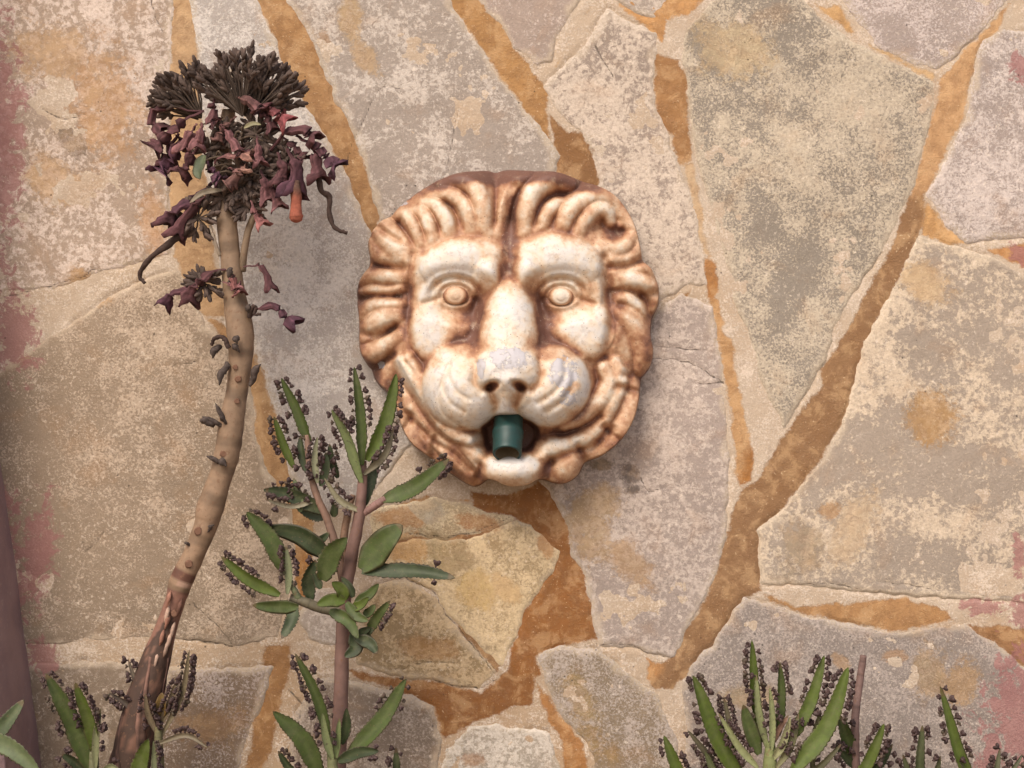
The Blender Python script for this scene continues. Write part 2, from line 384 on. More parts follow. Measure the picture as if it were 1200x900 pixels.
CRACKS = [
 [(478, 678), (508, 694), (522, 718), (548, 748), (580, 788)], [(462, 782), (500, 778), (540, 776)], [(704, 756), (725, 755), (752, 760), (784, 773)],
 [(400, 205), (440, 112), (470, 104)], [(525, 200), (532, 160), (538, 128)], [(113, 316), (70, 332), (0, 352)], [(206, 748), (240, 752), (273, 757)], [(200, 430), (215, 424), (235, 424)],
 [(100, 646), (112, 638), (124, 620)], [(226, 706), (250, 730), (272, 754)], [(478, 624), (520, 630), (560, 620), (598, 606)], [(696, 55), (705, 72), (718, 90)], [(812, 448), (850, 446)], [(945, 685), (980, 684), (1010, 690)],
 [(50, 128), (64, 138), (84, 138), (100, 134)], [(770, 408), (800, 410), (830, 412)], [(178, 0), (184, 20), (192, 40)], [(750, 560), (760, 575), (780, 570)], [(510, 800), (560, 806), (590, 790)], [(1030, 680), (1100, 690)],
 [(700, 395), (740, 420), (800, 424), (850, 448)], [(340, 810), (352, 830), (346, 870)]]

def ell_field(lst_item_xyrs):
    x, y, r, ang, st = lst_item_xyrs
    c, s = math.cos(R(ang)), math.sin(R(ang))
    u = (GX - x) * c - (GY - y) * s * -1
    v = -(GX - x) * s * -1 + (GY - y) * c
    u = (GX - x) * c + (GY - y) * s; v = -(GX - x) * s + (GY - y) * c
    return 1 - np.hypot(u / r, v / (r * st))

crack = np.zeros_like(GX)
for c in CRACKS:
    pts = catmull(c, 5 * len(c))
    for a, b in zip(pts[:-1], pts[1:]):
        xa, xb = sorted((a[0], b[0])); ya, yb = sorted((a[1], b[1]))
        sl = (slice(max(int((ya - 14 - y0) / PX), 0), int((yb + 14 - y0) / PX) + 1), slice(max(int((xa - 14 - x0) / PX), 0), int((xb + 14 - x0) / PX) + 1))
        d, _ = seg_dist(WX[sl], WY[sl], a[0], a[1], b[0], b[1])
        crack[sl] = np.maximum(crack[sl], .75 - d / 4.5)
crack = np.clip(crack, 0, 1)
pinkf = np.zeros_like(GX)
for x, y, r, a, s in PINKS:
    pinkf = np.maximum(pinkf, np.clip(.42 + .42 * ell_field((x, y, r * 1.25, a, s)), 0, .8))
pinkf = np.maximum(pinkf, (.50 * sstep(42, -8, GX + (fbm(GX, GY, 70, 401, 3) - .5) * 90) + .12*sstep(200,700,GY)*sstep(70,0,GX)))

sdfs = [poly_sdf(WX, WY, np.array(s[0], float)) + 1.5 for s in STONES]
allsdf = np.max(sdfs, axis=0)

edge_gate = sstep(.47, .58, fbm(GX, GY, 70, 141, 3)) * (.4 + .6 * sstep(.35, .6, fbm(GX, GY, 12, 145, 2)))
edge_shade = .62 * np.exp(-(allsdf / 1.7) ** 2) * edge_gate  # thin line of shade painted along parts of the stone edges
crack_shade = np.maximum(crack, edge_shade)
# mortar bed
paint = np.full(GX.shape, -1e3); pcol = np.zeros(GX.shape + (3,)); pcol[:] = alb(OC)
for pg, c, *bias in PAINT:
    s = poly_sdf(WX, WY, np.array(pg, float)) - (bias[0] if bias else 0)
    m = s > paint
    pcol[m] = alb(c)
    paint = np.maximum(paint, s)
for k in range(6):      # blend the hues along a strip
    pp = np.pad(pcol, ((1, 1), (1, 1), (0, 0)), 'edge')
    pcol = (pp[:-2, 1:-1] + pp[2:, 1:-1] + pp[1:-1, :-2] + pp[1:-1, 2:] + pp[1:-1, 1:-1] * 2) / 6
paintf = np.clip(.5 + paint / 22.0, 0, 1)
mh = (fbm(GX, GY, 40, 30, 4) - .5) * 2.6 + (fbm(GX, GY, 9, 33, 3) - .5) * 1.0
mh += sstep(-4, 8, paint) * .5
near = fbm(GX, GY, 60, 41, 2)
mh -= sstep(-6.5, -1, allsdf) * (1 - sstep(1, 5, allsdf)) * 1.6 * sstep(.42, .6, near)
mh -= crack * 1.0
mt = fbm(GX, GY, 50, 51, 3)[..., None]
cA = alb((208, 190, 170)) * (1 - mt) + alb((194, 168, 140)) * mt
cB = alb((228, 208, 188)) * np.ones_like(mt) 
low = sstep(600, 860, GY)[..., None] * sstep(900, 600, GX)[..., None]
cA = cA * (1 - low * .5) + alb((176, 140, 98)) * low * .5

def surf_xyz(h_mm):
    return np.stack([(GX - 600) * .001, -h_mm * .001, ZC + (450 - GY) * .001], -1)

wall = empty('stone_wall', (0, 0, 0))
tag(wall, 'irregular flagstone wall with cream mortar and ochre brown joints behind the lion head', 'wall')
full = np.ones((len(gy) - 1, len(gx) - 1), bool)
mf, used = grid_faces(full)
def pick(a): return a.reshape(-1, a.shape[-1])[used] if a.ndim == 3 else a.ravel()[used]
mask = np.stack([paintf, pinkf, crack_shade, np.zeros_like(GX) - .02], -1)
kd = np.full(GX.shape, .6)
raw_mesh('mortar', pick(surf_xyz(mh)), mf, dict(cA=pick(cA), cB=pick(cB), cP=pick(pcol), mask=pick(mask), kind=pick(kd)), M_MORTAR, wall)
# body of the wall behind the facing
mb = MB()
bx0, bx1, bz0, bz1 = (x0 - 600) * .001, (x1 - 600) * .001, ZC + (450 - y1) * .001, ZC + (450 - y0) * .001
mb.add([(x, y, z) for x in (bx0, bx1) for y in (.006, .25) for z in (bz0, bz1)],
       [(0, 1, 3, 2), (4, 6, 7, 5), (0, 2, 6, 4), (1, 5, 7, 3), (0, 4, 5, 1), (2, 3, 7, 6)])
M_CORE, nt, bs = new_mat('wall_core'); bs.inputs['Base Color'].default_value = (*alb((190, 165, 135)), 1); bs.inputs['Roughness'].default_value = .9
mb.build('wall_core', M_CORE, wall, smooth=False)

stain = np.full(GX.shape, 0.0); scol = np.zeros(GX.shape + (3,)); scol[:] = alb((196, 152, 104))
for x, y, r, c, a, s in STAINS:
    e = np.clip((.5 if r < 36 else .40) + .34 * ell_field((x, y, r, a, s)), 0, .80 if r < 36 else .60)
    m = e > stain
    scol[m] = alb(c); stain = np.maximum(stain, e)
shift = np.zeros_like(GX)
for it in GREYS: shift -= .07 * sstep(-.35, .35, ell_field(it))
for it in CREAMS: shift += .05 * sstep(-.5, .6, ell_field(it))
shift += (fbm(GX, GY, 120, 61, 3) - .5) * .12
for i, (pg, a, b, th) in enumerate(STONES):
    s = sdfs[i]
    cells = (s[:-1, :-1] > -7) | (s[1:, 1:] > -7) | (s[1:, :-1] > -7) | (s[:-1, 1:] > -7)
    ff, used = grid_faces(cells)
    cxy = np.mean(pg, 0)
    tx, ty = rng.uniform(-.006, .006, 2)
    h = np.interp(s.ravel(), [-8, -3, -1, .5, 2, 5, 12, 30], [-6, -2.5, -1.0, .5, .75, .95, 1.15, 1.4]).reshape(s.shape)
    h = h + (GX - cxy[0]) * tx * sstep(-2, 30, s) + (GY - cxy[1]) * ty * sstep(-2, 30, s)
    rel = fbm(GX, GY, 90, 70 + i, 4, .5)
    terr = np.round(fbm(GX, GY, 70, 90 + i, 3) * 7) / 7                 # cleft ledges
    h = h + ((rel - .5) * 3.4 + (terr - .5) * 1.8 + (fbm(GX, GY, 14, 80 + i, 3) - .5) * 1.3) * sstep(-1, 10, s)
    h -= crack * 1.2
    v = fbm(GX, GY, 150, 100 + i, 3)[..., None]
    jit = 1 + rng.uniform(-.03, .03)
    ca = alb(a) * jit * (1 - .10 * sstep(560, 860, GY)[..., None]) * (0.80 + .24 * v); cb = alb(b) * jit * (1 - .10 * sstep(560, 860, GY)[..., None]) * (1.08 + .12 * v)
    rim = sstep(9, 0, s + (fbm(GX, GY, 18, 120 + i, 2) - .5) * 14)[..., None]
    ca = ca * (1 - rim * .6) + alb((216, 196, 170)) * rim * .6         # mortar slurry on the stone's edge
    mask = np.stack([stain, pinkf, crack_shade, shift + th], -1)
    kd = np.full(GX.shape, (.1, .75, .35, .95, .55, .2, .8)[i % 7])
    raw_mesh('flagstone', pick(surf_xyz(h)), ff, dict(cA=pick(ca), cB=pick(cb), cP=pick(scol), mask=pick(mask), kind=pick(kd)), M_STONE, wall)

# ------------------------------------------------------------------ lion head fountain mask (carved relief)
LX, LY = 597.0, 385.0
lx = np.arange(400, 796.1, 1.0); ly = np.arange(180, 590.1, 1.0)
X, Y = np.meshgrid(lx, ly)
OUT = [(458, 251), (480, 228), (511, 210), (551, 199), (587, 196), (622, 198), (658, 202), (689, 212), (716, 225), (733, 243), (744, 264), (750, 287), (754, 304), (764, 315), (772, 334), (772, 354), (765, 372), (763, 392), (766, 411), (762, 429), (752, 444), (749, 466), (742, 491), (727, 515), (706, 532), (686, 541), (676, 557), (658, 566), (632, 560), (618, 566), (596, 567), (574, 559), (556, 569), (530, 555), (507, 537), (484, 520), (471, 500), (466, 482), (456, 462), (440, 446), (432, 430), (422, 412), (420, 393), (420, 371), (417, 349), (420, 329), (431, 312), (433, 300), (431, 282), (441, 263)]
oc = catmull(OUT + [OUT[0]], 220)[:-1]
sd_o = poly_sdf(X, Y, oc)

def smax(a, b, k):
    h = np.maximum(k - np.abs(a - b), 0) / k
    return np.maximum(a, b) + h * h * k / 4
def smin(a, b, k): return -smax(-a, -b, k)

def ell(cx, cy, a, b, z0, hz, ang=0, pw=1.0):
    c, s = math.cos(R(ang)), math.sin(R(ang))
    u = ((X - cx) * c + (Y - cy) * s) / a; v = (-(X - cx) * s + (Y - cy) * c) / b
    r2 = u * u + v * v
    return z0 + hz * np.where(r2 < 1, np.sqrt(np.maximum(1 - r2, 0)) ** pw, -(np.sqrt(r2 + 1e-9) - 1) * 2.4)

def tube(pts, zr, n=26):
    """pts: 2-D polyline; zr: (z, radius) per control point. Round ridge following the curve."""
    p = catmull(np.hstack([np.asarray(pts, float), np.asarray(zr, float)]), n)
    out = np.full(X.shape, -1e3)
    for a, b in zip(p[:-1], p[1:]):
        d, t = seg_dist(X, Y, a[0], a[1], b[0], b[1])
        z = a[2] + (b[2] - a[2]) * t; r = a[3] + (b[3] - a[3]) * t
        q = d / r
        out = np.maximum(out, z + r * np.where(q < 1, np.sqrt(np.maximum(1 - q * q, 0)) - 1, -(q - 1) * 2.2 - 1))
    return out

def groove(pts, width, depth, n=26):
    p = catmull(pts, n); dmin = np.full(X.shape, 1e3)
    for a, b in zip(p[:-1], p[1:]):
        d, _ = seg_dist(X, Y, a[0], a[1], b[0], b[1]); dmin = np.minimum(dmin, d)
    return depth * np.exp(-(dmin / width) ** 2)

def blur(a, s):
    n = int(s * 3) + 1
    k = np.exp(-(np.arange(-n, n + 1) / s) ** 2 / 2); k /= k.sum()
    p = np.pad(a, n, 'edge')
    p = np.apply_along_axis(lambda r: np.convolve(r, k, 'valid'), 1, p)
    return np.apply_along_axis(lambda r: np.convolve(r, k, 'valid'), 0, p)

sdc = np.clip(sd_o, 0, None)
dome = 26 * np.sqrt(1 - (1 - np.clip(sdc / 26, 0, 1)) ** 2) + 34 * sstep(5, 120, sdc)
rx, ry = (X - 597) / 178, (Y - 385) / 188
# the top of the head leans back: a plain rim above the locks
dome -= 10 * sstep(235, 200, Y) * sstep(40, 5, sdc)
h = dome.copy()
mane = np.zeros_like(X)
LOCKS = [   # points, (z, r) per point
 ([(568, 276), (566, 246), (557, 224), (540, 215), (520, 219)], [(62, 10), (66, 11), (60, 11), (53, 10), (42, 8)]),
 ([(554, 276), (551, 254), (541, 238), (526, 229), (506, 232)], [(61, 8), (63, 9), (58, 9), (51, 9), (40, 7)]),
 ([(530, 278), (523, 258), (512, 243), (497, 240)], [(59, 8), (60, 9), (52, 8), (42, 7)]),
 ([(510, 284), (504, 264), (495, 250), (484, 250)], [(57, 7), (57, 8), (49, 8), (40, 6)]),
 ([(494, 286), (486, 266), (476, 252), (468, 254)], [(54, 6), (54, 7), (46, 7), (38, 6)]),
 ([(484, 306), (466, 290), (452, 272), (448, 262)], [(54, 14), (54, 19), (46, 17), (34, 11)]),
 ([(468, 304), (450, 298), (440, 286)], [(50, 12), (46, 14), (38, 11)]),
 ([(476, 326), (455, 324), (436, 322), (424, 330)], [(50, 7), (50, 9), (44, 9), (32, 7)]),
 ([(474, 338), (456, 341), (440, 338), (424, 342)], [(46, 5), (46, 6), (40, 6), (30, 5)]),
 ([(474, 356), (452, 356), (434, 360), (424, 374)], [(50, 7), (52, 8), (44, 9), (32, 8)]),
 ([(474, 366), (454, 372), (440, 382), (430, 394)], [(48, 9), (54, 14), (48, 15), (36, 11)]),
 ([(470, 392), (452, 404), (438, 412), (428, 408)], [(46, 8), (46, 11), (42, 11), (32, 9)]),
 ([(470, 410), (460, 430), (454, 450), (456, 466)], [(42, 9), (38, 11), (32, 11), (26, 8)]),
 ([(588, 268), (592, 244), (602, 220), (620, 210)], [(58, 7), (60, 7), (55, 7), (44, 6)]),
 ([(612, 278), (616, 248), (626, 226), (646, 214), (668, 218)], [(62, 9), (66, 11), (62, 11), (55, 10), (42, 8)]),
 ([(633, 276), (640, 254), (650, 243), (659, 239)], [(61, 7), (62, 8), (56, 7), (48, 5)]),
 ([(656, 278), (663, 254), (678, 240), (697, 232), (716, 238), (729, 252)], [(61, 8), (64, 10), (60, 10), (55, 10), (48, 9), (42, 8)]),
 ([(676, 278), (684, 260), (698, 247), (710, 250), (715, 262)], [(60, 7), (61, 8), (57, 9), (52, 8), (46, 6)]),
 ([(727, 250), (739, 266), (746, 284), (738, 301), (722, 308), (706, 303), (692, 292)], [(44, 8), (44, 9), (44, 10), (48, 10), (52, 10), (54, 9), (54, 7)]),
 ([(737, 280), (730, 289), (718, 292), (706, 288)], [(48, 8), (52, 10), (54, 9), (52, 7)]),
 ([(724, 264), (733, 260), (736, 268)], [(40, 5), (42, 5), (40, 5)]),
 ([(716, 320), (738, 314), (758, 317), (766, 330)], [(48, 6), (47, 7), (42, 7), (30, 6)]),
 ([(712, 332), (734, 328), (754, 332), (766, 344), (766, 360)], [(50, 8), (52, 9), (47, 9), (38, 8), (30, 7)]),
 ([(714, 352), (732, 350), (746, 362), (752, 376)], [(47, 7), (48, 8), (44, 8), (34, 6)]),
 ([(716, 362), (734, 372), (748, 394), (752, 414), (746, 432)], [(50, 9), (54, 13), (50, 14), (44, 13), (34, 9)]),
 ([(722, 388), (730, 408), (734, 430)], [(46, 8), (46, 10), (38, 8)]),
 ([(736, 446), (738, 470), (726, 500), (706, 522), (690, 532)], [(36, 10), (42, 14), (45, 16), (42, 15), (34, 10)]),
 ([(700, 500), (690, 516), (676, 528)], [(42, 10), (42, 12), (38, 10)]),
 ([(668, 520), (662, 540), (652, 556)], [(46, 14), (50, 19), (40, 14)]),
 ([(690, 524), (686, 534)], [(38, 9), (34, 8)]),
 ([(640, 540), (636, 556)], [(44, 9), (38, 8)]),
 ([(472, 480), (480, 502), (496, 526), (510, 540)], [(36, 10), (42, 13), (44, 14), (34, 10)]),
 ([(492, 498), (506, 520), (524, 544)], [(44, 8), (46, 9), (36, 8)]),
 ([(512, 512), (534, 528), (550, 546), (556, 562)], [(52, 10), (54, 14), (48, 14), (36, 9)]),
 ([(540, 524), (556, 540), (566, 556)], [(52, 7), (50, 8), (40, 6)]),
]
for pts, zr in LOCKS:
    if np.mean([q[1] for q in pts]) > 470: zr = [(z * 1.2, r) for z, r in zr]
    t = tube(pts, zr)
    mane = np.maximum(mane, sstep(-6, 0, t - h))
    h = smax(h, t, 3.0)
# face mass
h = smax(h, ell(597, 372, 108, 118, 30, 42), 12)
h = smax(h, ell(597, 320, 84, 60, 40, 28), 12)
# brows
h = smax(h, ell(541, 309, 48, 28, 64, 13, -12), 10)
h = smax(h, ell(654, 307, 50, 31, 64, 14, 10), 10)
h = smax(h, ell(572, 326, 16, 22, 66, 20, 10), 8)
h = smax(h, ell(618, 324, 18, 24, 66, 20, -10), 8)
h -= groove([(600, 222), (598, 260), (597, 300), (597, 338)], 10, 11)
h -= groove([(500, 296), (540, 280), (584, 286)], 7, 6) + groove([(612, 284), (650, 276), (690, 286)], 7, 6)
# eye sockets, cheeks
h -= 26 * np.exp(-(((X - 545) / 30) ** 2 + ((Y - 354) / 20) ** 2) ** 1.4) + 26 * np.exp(-(((X - 648) / 30) ** 2 + ((Y - 355) / 20) ** 2) ** 1.4)
h -= groove([(554, 352), (564, 372), (556, 400), (538, 420)], 12, 9) + groove([(640, 352), (634, 374), (646, 402), (664, 420)], 12, 9)
h = smax(h, ell(509, 388, 29, 36, 56, 12), 14)
h = smax(h, ell(685, 386, 34, 35, 56, 13), 14)
h = smax(h, ell(506, 352, 14, 22, 56, 12), 8)
h = smax(h, ell(692, 346, 12, 24, 56, 12), 8)
h -= groove([(487, 300), (482, 340), (480, 380), (488, 420)], 5, 7) + groove([(706, 304), (712, 340), (714, 380), (706, 420)], 6, 9)
# lids: two rings round each eye
for ex, ey in ((535, 346), (656, 347)):
    d = np.hypot((X - ex) * .90, (Y - ey) * 1.32)
    de = np.hypot((X - ex) * .80, (Y - ey) * 1.22); s_ = sstep(17, 46, de); h = h * s_ + (58 + (Y - ey) * -.22) * (1 - s_)
    h += 1.8 * np.exp(-((d - 19) / 3.2) ** 2) * sstep(14, -6, Y - ey) + 2.2 * np.exp(-((d - 19) / 3.5) ** 2) * sstep(-6, 14, Y - ey)
    up = np.hypot((X - ex) * .86, (Y - ey + 1) * 1.22)
    h += 2.5 * np.exp(-((up - 28) / 3.2) ** 2) * sstep(4, -14, Y - ey)
    h -= 3.6 * np.exp(-((up - 23) / 2.2) ** 2) * sstep(6, -10, Y - ey)
    h -= 2.5 * np.exp(-((d - 14.5) / 2.0) ** 2)
    h = h - 14 * np.exp(-(d / 12.5) ** 6) * 0
h -= 9 * np.exp(-(((X - 562) / 10) ** 2 + ((Y - 358) / 14) ** 2)) + 9 * np.exp(-(((X - 630) / 10) ** 2 + ((Y - 359) / 14) ** 2))
h -= groove([(516, 350), (506, 354), (498, 356)], 3, 4, 8) + groove([(556, 350), (566, 360)], 3.5, 5, 8) + groove([(676, 350), (686, 354), (694, 357)], 3, 4, 8) + groove([(636, 351), (626, 361)], 3.5, 5, 8)
# muzzle, nose
h = smax(h, ell(545, 452, 49, 51, 62, 50), 12)
h = smax(h, ell(641, 450, 49, 48, 62, 48), 12)
h = smax(h, ell(594, 440, 48, 40, 72, 44), 16)
h = smax(h, tube([(598, 344), (597, 370), (596, 400), (594, 430)], [(84, 14), (97, 29), (108, 35), (117, 39)]), 14)
h = smax(h, ell(594, 432, 40, 26, 98, 22), 12)
h -= groove([(560, 426), (558, 446), (566, 456)], 4.0, 6) + groove([(630, 422), (632, 442), (622, 456)], 4.0, 6)
h = smax(h, ell(594, 444, 24, 14, 100, 24), 6)
for nx_, sg in ((577, 1), (608, -1)):
    h -= 26 * np.exp(-(((X - nx_) / 7.5) ** 2 + ((Y - 451 - sg * (nx_ - X) * .25) / 4.5) ** 2) ** 1.3)
h -= groove([(576, 458), (582, 472), (590, 484)], 5, 12) + groove([(610, 458), (604, 470), (596, 484)], 5, 12)
h = smax(h, tube([(593, 450), (593, 466), (593, 480)], [(118, 8), (108, 6), (98, 5)]), 4)
for k, (ax, ay) in enumerate(((528, 432), (522, 446), (517, 462))):       # whisker folds on the pads
    h -= groove([(ax + 8, ay - 20), (ax, ay), (ax + 8, ay + 22), (ax + 24, ay + 34)], 2.6, 1.9)
for k, (ax, ay) in enumerate(((655, 440), (664, 450))):
    h -= groove([(ax + 4, ay - 18), (ax + 4, ay), (ax - 8, ay + 18), (ax - 26, ay + 30)], 3.6, 2.8)
# skin folds from the corners of the mouth down to the jaw
h = smax(h, tube([(472, 420), (484, 436), (500, 460), (514, 484), (530, 502), (550, 512)], [(58, 4), (68, 6), (74, 8), (76, 8), (78, 8), (78, 7)]), 3)
h = smax(h, tube([(482, 420), (494, 438), (508, 464)], [(66, 4), (70, 5), (76, 4)]), 3)
h = smax(h, tube([(475, 452), (487, 478), (506, 497), (528, 510), (546, 519), (562, 536), (576, 553)], [(44, 7), (54, 12), (58, 12), (62, 10), (68, 9), (72, 9), (74, 8)]), 3)
h = smax(h, tube([(718, 424), (724, 446), (708, 482), (690, 504), (668, 516), (642, 524), (628, 540)], [(56, 8), (60, 9), (58, 11), (60, 11), (62, 11), (66, 9), (70, 8)]), 3)
h = smax(h, tube([(706, 430), (712, 448), (698, 470), (680, 486), (660, 494)], [(60, 8), (62, 10), (64, 11), (66, 10), (68, 8)]), 4)
h -= groove([(700, 486), (680, 500), (656, 506)], 5, 9)
# mouth and chin
h -= groove([(478, 482), (506, 512), (532, 528), (552, 548)], 4, 6) + groove([(716, 500), (696, 520), (668, 528), (646, 540)], 4, 6)
h -= groove([(562, 540), (574, 556)], 5, 8) + groove([(632, 540), (626, 558)], 5, 10)
h = smax(h, ell(600, 546, 36, 21, 64, 28), 6)
mouth = poly_sdf(X, Y, catmull([(565, 498), (580, 487), (594, 484), (610, 487), (625, 494), (630, 506), (622, 524), (609, 534), (590, 535), (573, 525), (565, 498)], 60))
h = np.where(mouth > -4, h * (1 - sstep(-3, 5, mouth)) + np.minimum(h, 24) * sstep(-3, 5, mouth), h)
h = smax(h, np.where((Y > 525) & (Y < 560), ell(601, 546, 31, 16, 72, 22), -999), 4)
for g in ([(752, 460), (738, 456), (722, 452)], [(730, 518), (716, 508), (706, 498)], [(690, 544), (680, 532), (676, 520)], [(632, 564), (638, 548), (644, 534)], [(466, 506), (478, 498), (484, 486)], [(505, 540), (510, 524), (512, 510)], [(556, 572), (560, 556), (566, 544)],
          [(428, 312), (450, 312), (474, 315)], [(416, 348), (440, 349), (470, 347)], [(418, 388), (440, 392), (464, 382)], [(432, 432), (448, 424), (464, 416)], [(756, 302), (736, 312), (714, 314)], [(776, 344), (752, 344)], [(768, 398), (742, 368), (724, 358)], [(764, 446), (748, 442), (730, 438)], [(440, 264), (456, 276), (470, 284)]):
    h -= groove(g, 4.4, 7.0, 14)
h += (fbm(X, Y, 22, 201, 3) - .5) * 3.0 + (fbm(X, Y, 6, 204, 2) - .5) * .8
hs = blur(h, .9)
wall_in = sstep(-2.5, 3, sd_o)
hs = hs * wall_in - 4 * (1 - wall_in)

facec = facec0 = poly_sdf(X, Y, catmull([(486, 300), (500, 290), (540, 284), (584, 290), (600, 296), (616, 288), (656, 280), (694, 292), (706, 320), (712, 360), (708, 410), (726, 424), (729, 446), (716, 484), (696, 508), (672, 521), (640, 534), (632, 552), (600, 566), (574, 556), (556, 540), (540, 524), (512, 508), (484, 492), (470, 462), (470, 416), (482, 400), (480, 340), (486, 300)], 160))
# patina: brown glaze left between the carved forms, cream on worn forms; shade of the mouth painted in too
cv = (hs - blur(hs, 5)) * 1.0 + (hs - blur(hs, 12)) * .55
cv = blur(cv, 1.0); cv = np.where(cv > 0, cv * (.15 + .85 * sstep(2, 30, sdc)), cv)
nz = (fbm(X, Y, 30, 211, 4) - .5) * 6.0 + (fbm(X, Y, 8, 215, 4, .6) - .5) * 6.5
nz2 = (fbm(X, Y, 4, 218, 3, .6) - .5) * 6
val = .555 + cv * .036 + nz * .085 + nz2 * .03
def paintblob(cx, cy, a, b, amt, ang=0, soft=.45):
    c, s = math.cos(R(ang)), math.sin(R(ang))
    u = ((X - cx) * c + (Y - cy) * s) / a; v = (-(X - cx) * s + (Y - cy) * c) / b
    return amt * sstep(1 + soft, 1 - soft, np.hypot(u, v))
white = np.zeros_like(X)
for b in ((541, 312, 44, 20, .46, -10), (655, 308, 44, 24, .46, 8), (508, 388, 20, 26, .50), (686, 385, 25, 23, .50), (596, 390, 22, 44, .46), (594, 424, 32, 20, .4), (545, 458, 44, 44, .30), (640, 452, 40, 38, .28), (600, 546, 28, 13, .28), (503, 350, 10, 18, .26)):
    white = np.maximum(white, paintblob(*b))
brown = np.zeros_like(X)  # glaze, plus blobs in the mouth that darken it as cavity shade
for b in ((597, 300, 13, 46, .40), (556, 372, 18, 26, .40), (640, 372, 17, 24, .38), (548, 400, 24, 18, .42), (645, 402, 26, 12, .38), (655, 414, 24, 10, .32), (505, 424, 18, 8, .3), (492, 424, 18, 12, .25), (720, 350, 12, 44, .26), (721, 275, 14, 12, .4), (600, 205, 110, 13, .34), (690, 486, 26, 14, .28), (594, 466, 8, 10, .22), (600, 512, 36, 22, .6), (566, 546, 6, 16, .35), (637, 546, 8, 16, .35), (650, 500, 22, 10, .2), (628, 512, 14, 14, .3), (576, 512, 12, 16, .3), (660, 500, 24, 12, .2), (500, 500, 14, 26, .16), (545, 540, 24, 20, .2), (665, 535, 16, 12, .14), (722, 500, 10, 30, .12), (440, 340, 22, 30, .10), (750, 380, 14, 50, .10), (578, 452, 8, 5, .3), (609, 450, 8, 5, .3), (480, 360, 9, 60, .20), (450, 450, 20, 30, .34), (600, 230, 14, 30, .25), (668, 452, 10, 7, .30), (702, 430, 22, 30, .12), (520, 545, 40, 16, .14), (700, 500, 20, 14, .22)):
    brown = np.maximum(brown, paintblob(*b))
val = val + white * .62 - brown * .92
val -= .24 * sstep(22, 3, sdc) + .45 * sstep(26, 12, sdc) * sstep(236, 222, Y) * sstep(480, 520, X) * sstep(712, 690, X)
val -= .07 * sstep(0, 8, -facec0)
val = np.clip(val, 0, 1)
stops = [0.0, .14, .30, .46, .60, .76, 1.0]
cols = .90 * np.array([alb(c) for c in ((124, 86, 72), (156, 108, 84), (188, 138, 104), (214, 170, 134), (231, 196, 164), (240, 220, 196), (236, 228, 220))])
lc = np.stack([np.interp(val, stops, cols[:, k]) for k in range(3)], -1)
chip = np.clip(np.maximum.reduce([paintblob(597, 420, 26, 14, 1.0), paintblob(566, 432, 6, 14, 1.0), paintblob(658, 436, 20, 22, .9, 20), paintblob(664, 462, 14, 18, .8), paintblob(447, 427, 6, 5, 1.0), paintblob(473, 238, 8, 4, .9, -15)]), 0, 1)

M_LION, nt, bs = new_mat('patinated_plaster'); n = N(nt)
p = n.obj()
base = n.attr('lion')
ch = n.attr('chip', 'Fac')
nA = n.noise(p, 160, 7, .7, .3)
nB = n.noise(p, 420, 4, .6)
nC = n.noise(p, 60, 5, .65)
base = n.mix(n.ramp(nA, .50, .64, 0, .42), base, n.mix(.6, base, alb((126, 78, 52))))
base = n.mix(n.ramp(nC, .55, .68, 0, .22), base, alb((232, 206, 172)))
base = n.mix(n.ramp(nB, .645, .675, 0, .75), base, n.mix(.4, base, alb((240, 226, 210))))
base = n.mix(n.ramp(n.voro(p, 150), .07, .11, .75, 0), base, n.mix(.85, base, (.03, .02, .016)))
cf = n.ramp(n.math('ADD', ch, n.math('MULTIPLY', n.math('SUBTRACT', n.noise(p, 110, 7, .74), .5), 2.6)), .80, .84)
base = n.mix(cf, base, tuple(alb((216, 209, 210)) * .84))
edge = n.math('MULTIPLY', n.ramp(n.math('ABSOLUTE', n.math('SUBTRACT', cf, .5)), .1, .5, 1, 0), .8)
base = n.mix(edge, base, alb((110, 84, 70)))
n.link(base, bs.inputs['Base Color'])
bs.inputs['Roughness'].default_value = .56
bs.inputs['Specular IOR Level'].default_value = .35
hh = n.math('ADD', n.math('MULTIPLY', nA, .7), n.math('MULTIPLY', nB, .3))
hh = n.math('SUBTRACT', hh, n.math('MULTIPLY', cf, .6))
n.link(n.bump(hh, .7, .0013), bs.inputs['Normal'])

LS = .00099
lion = empty('lion_head_fountain', (0, 0, 0))
tag(lion, 'cream and brown carved lion head on the wall, green pipe in its mouth', 'fountain')
fx = (LX - 600) * .001 * .97 - .0; fz = ZC + (450 - LY) * .001 * .97
lxyz = np.stack([fx + (X - LX) * LS, -hs * LS, fz - (Y - LY) * LS], -1)
gyy, gxx = np.gradient(hs)
nrm = np.stack([-gxx, -np.ones_like(hs), gyy], -1); nrm /= np.linalg.norm(nrm, axis=-1, keepdims=True)
cell_in = (sd_o[:-1, :-1] > -3.5)
jaw = poly_sdf(X, Y, catmull([(573, 528), (590, 536), (612, 536), (630, 526), (634, 548), (622, 564), (598, 568), (574, 558), (573, 528)], 60))
c_face = facec[:-1, :-1] > 0
c_jaw = jaw[:-1, :-1] > 0
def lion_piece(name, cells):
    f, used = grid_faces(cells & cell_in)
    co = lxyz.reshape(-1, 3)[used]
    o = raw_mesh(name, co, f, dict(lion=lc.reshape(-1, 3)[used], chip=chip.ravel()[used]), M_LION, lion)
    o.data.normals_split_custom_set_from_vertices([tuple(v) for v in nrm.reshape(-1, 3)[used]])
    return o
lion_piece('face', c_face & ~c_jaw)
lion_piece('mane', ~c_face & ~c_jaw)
lion_piece('chin', c_jaw)

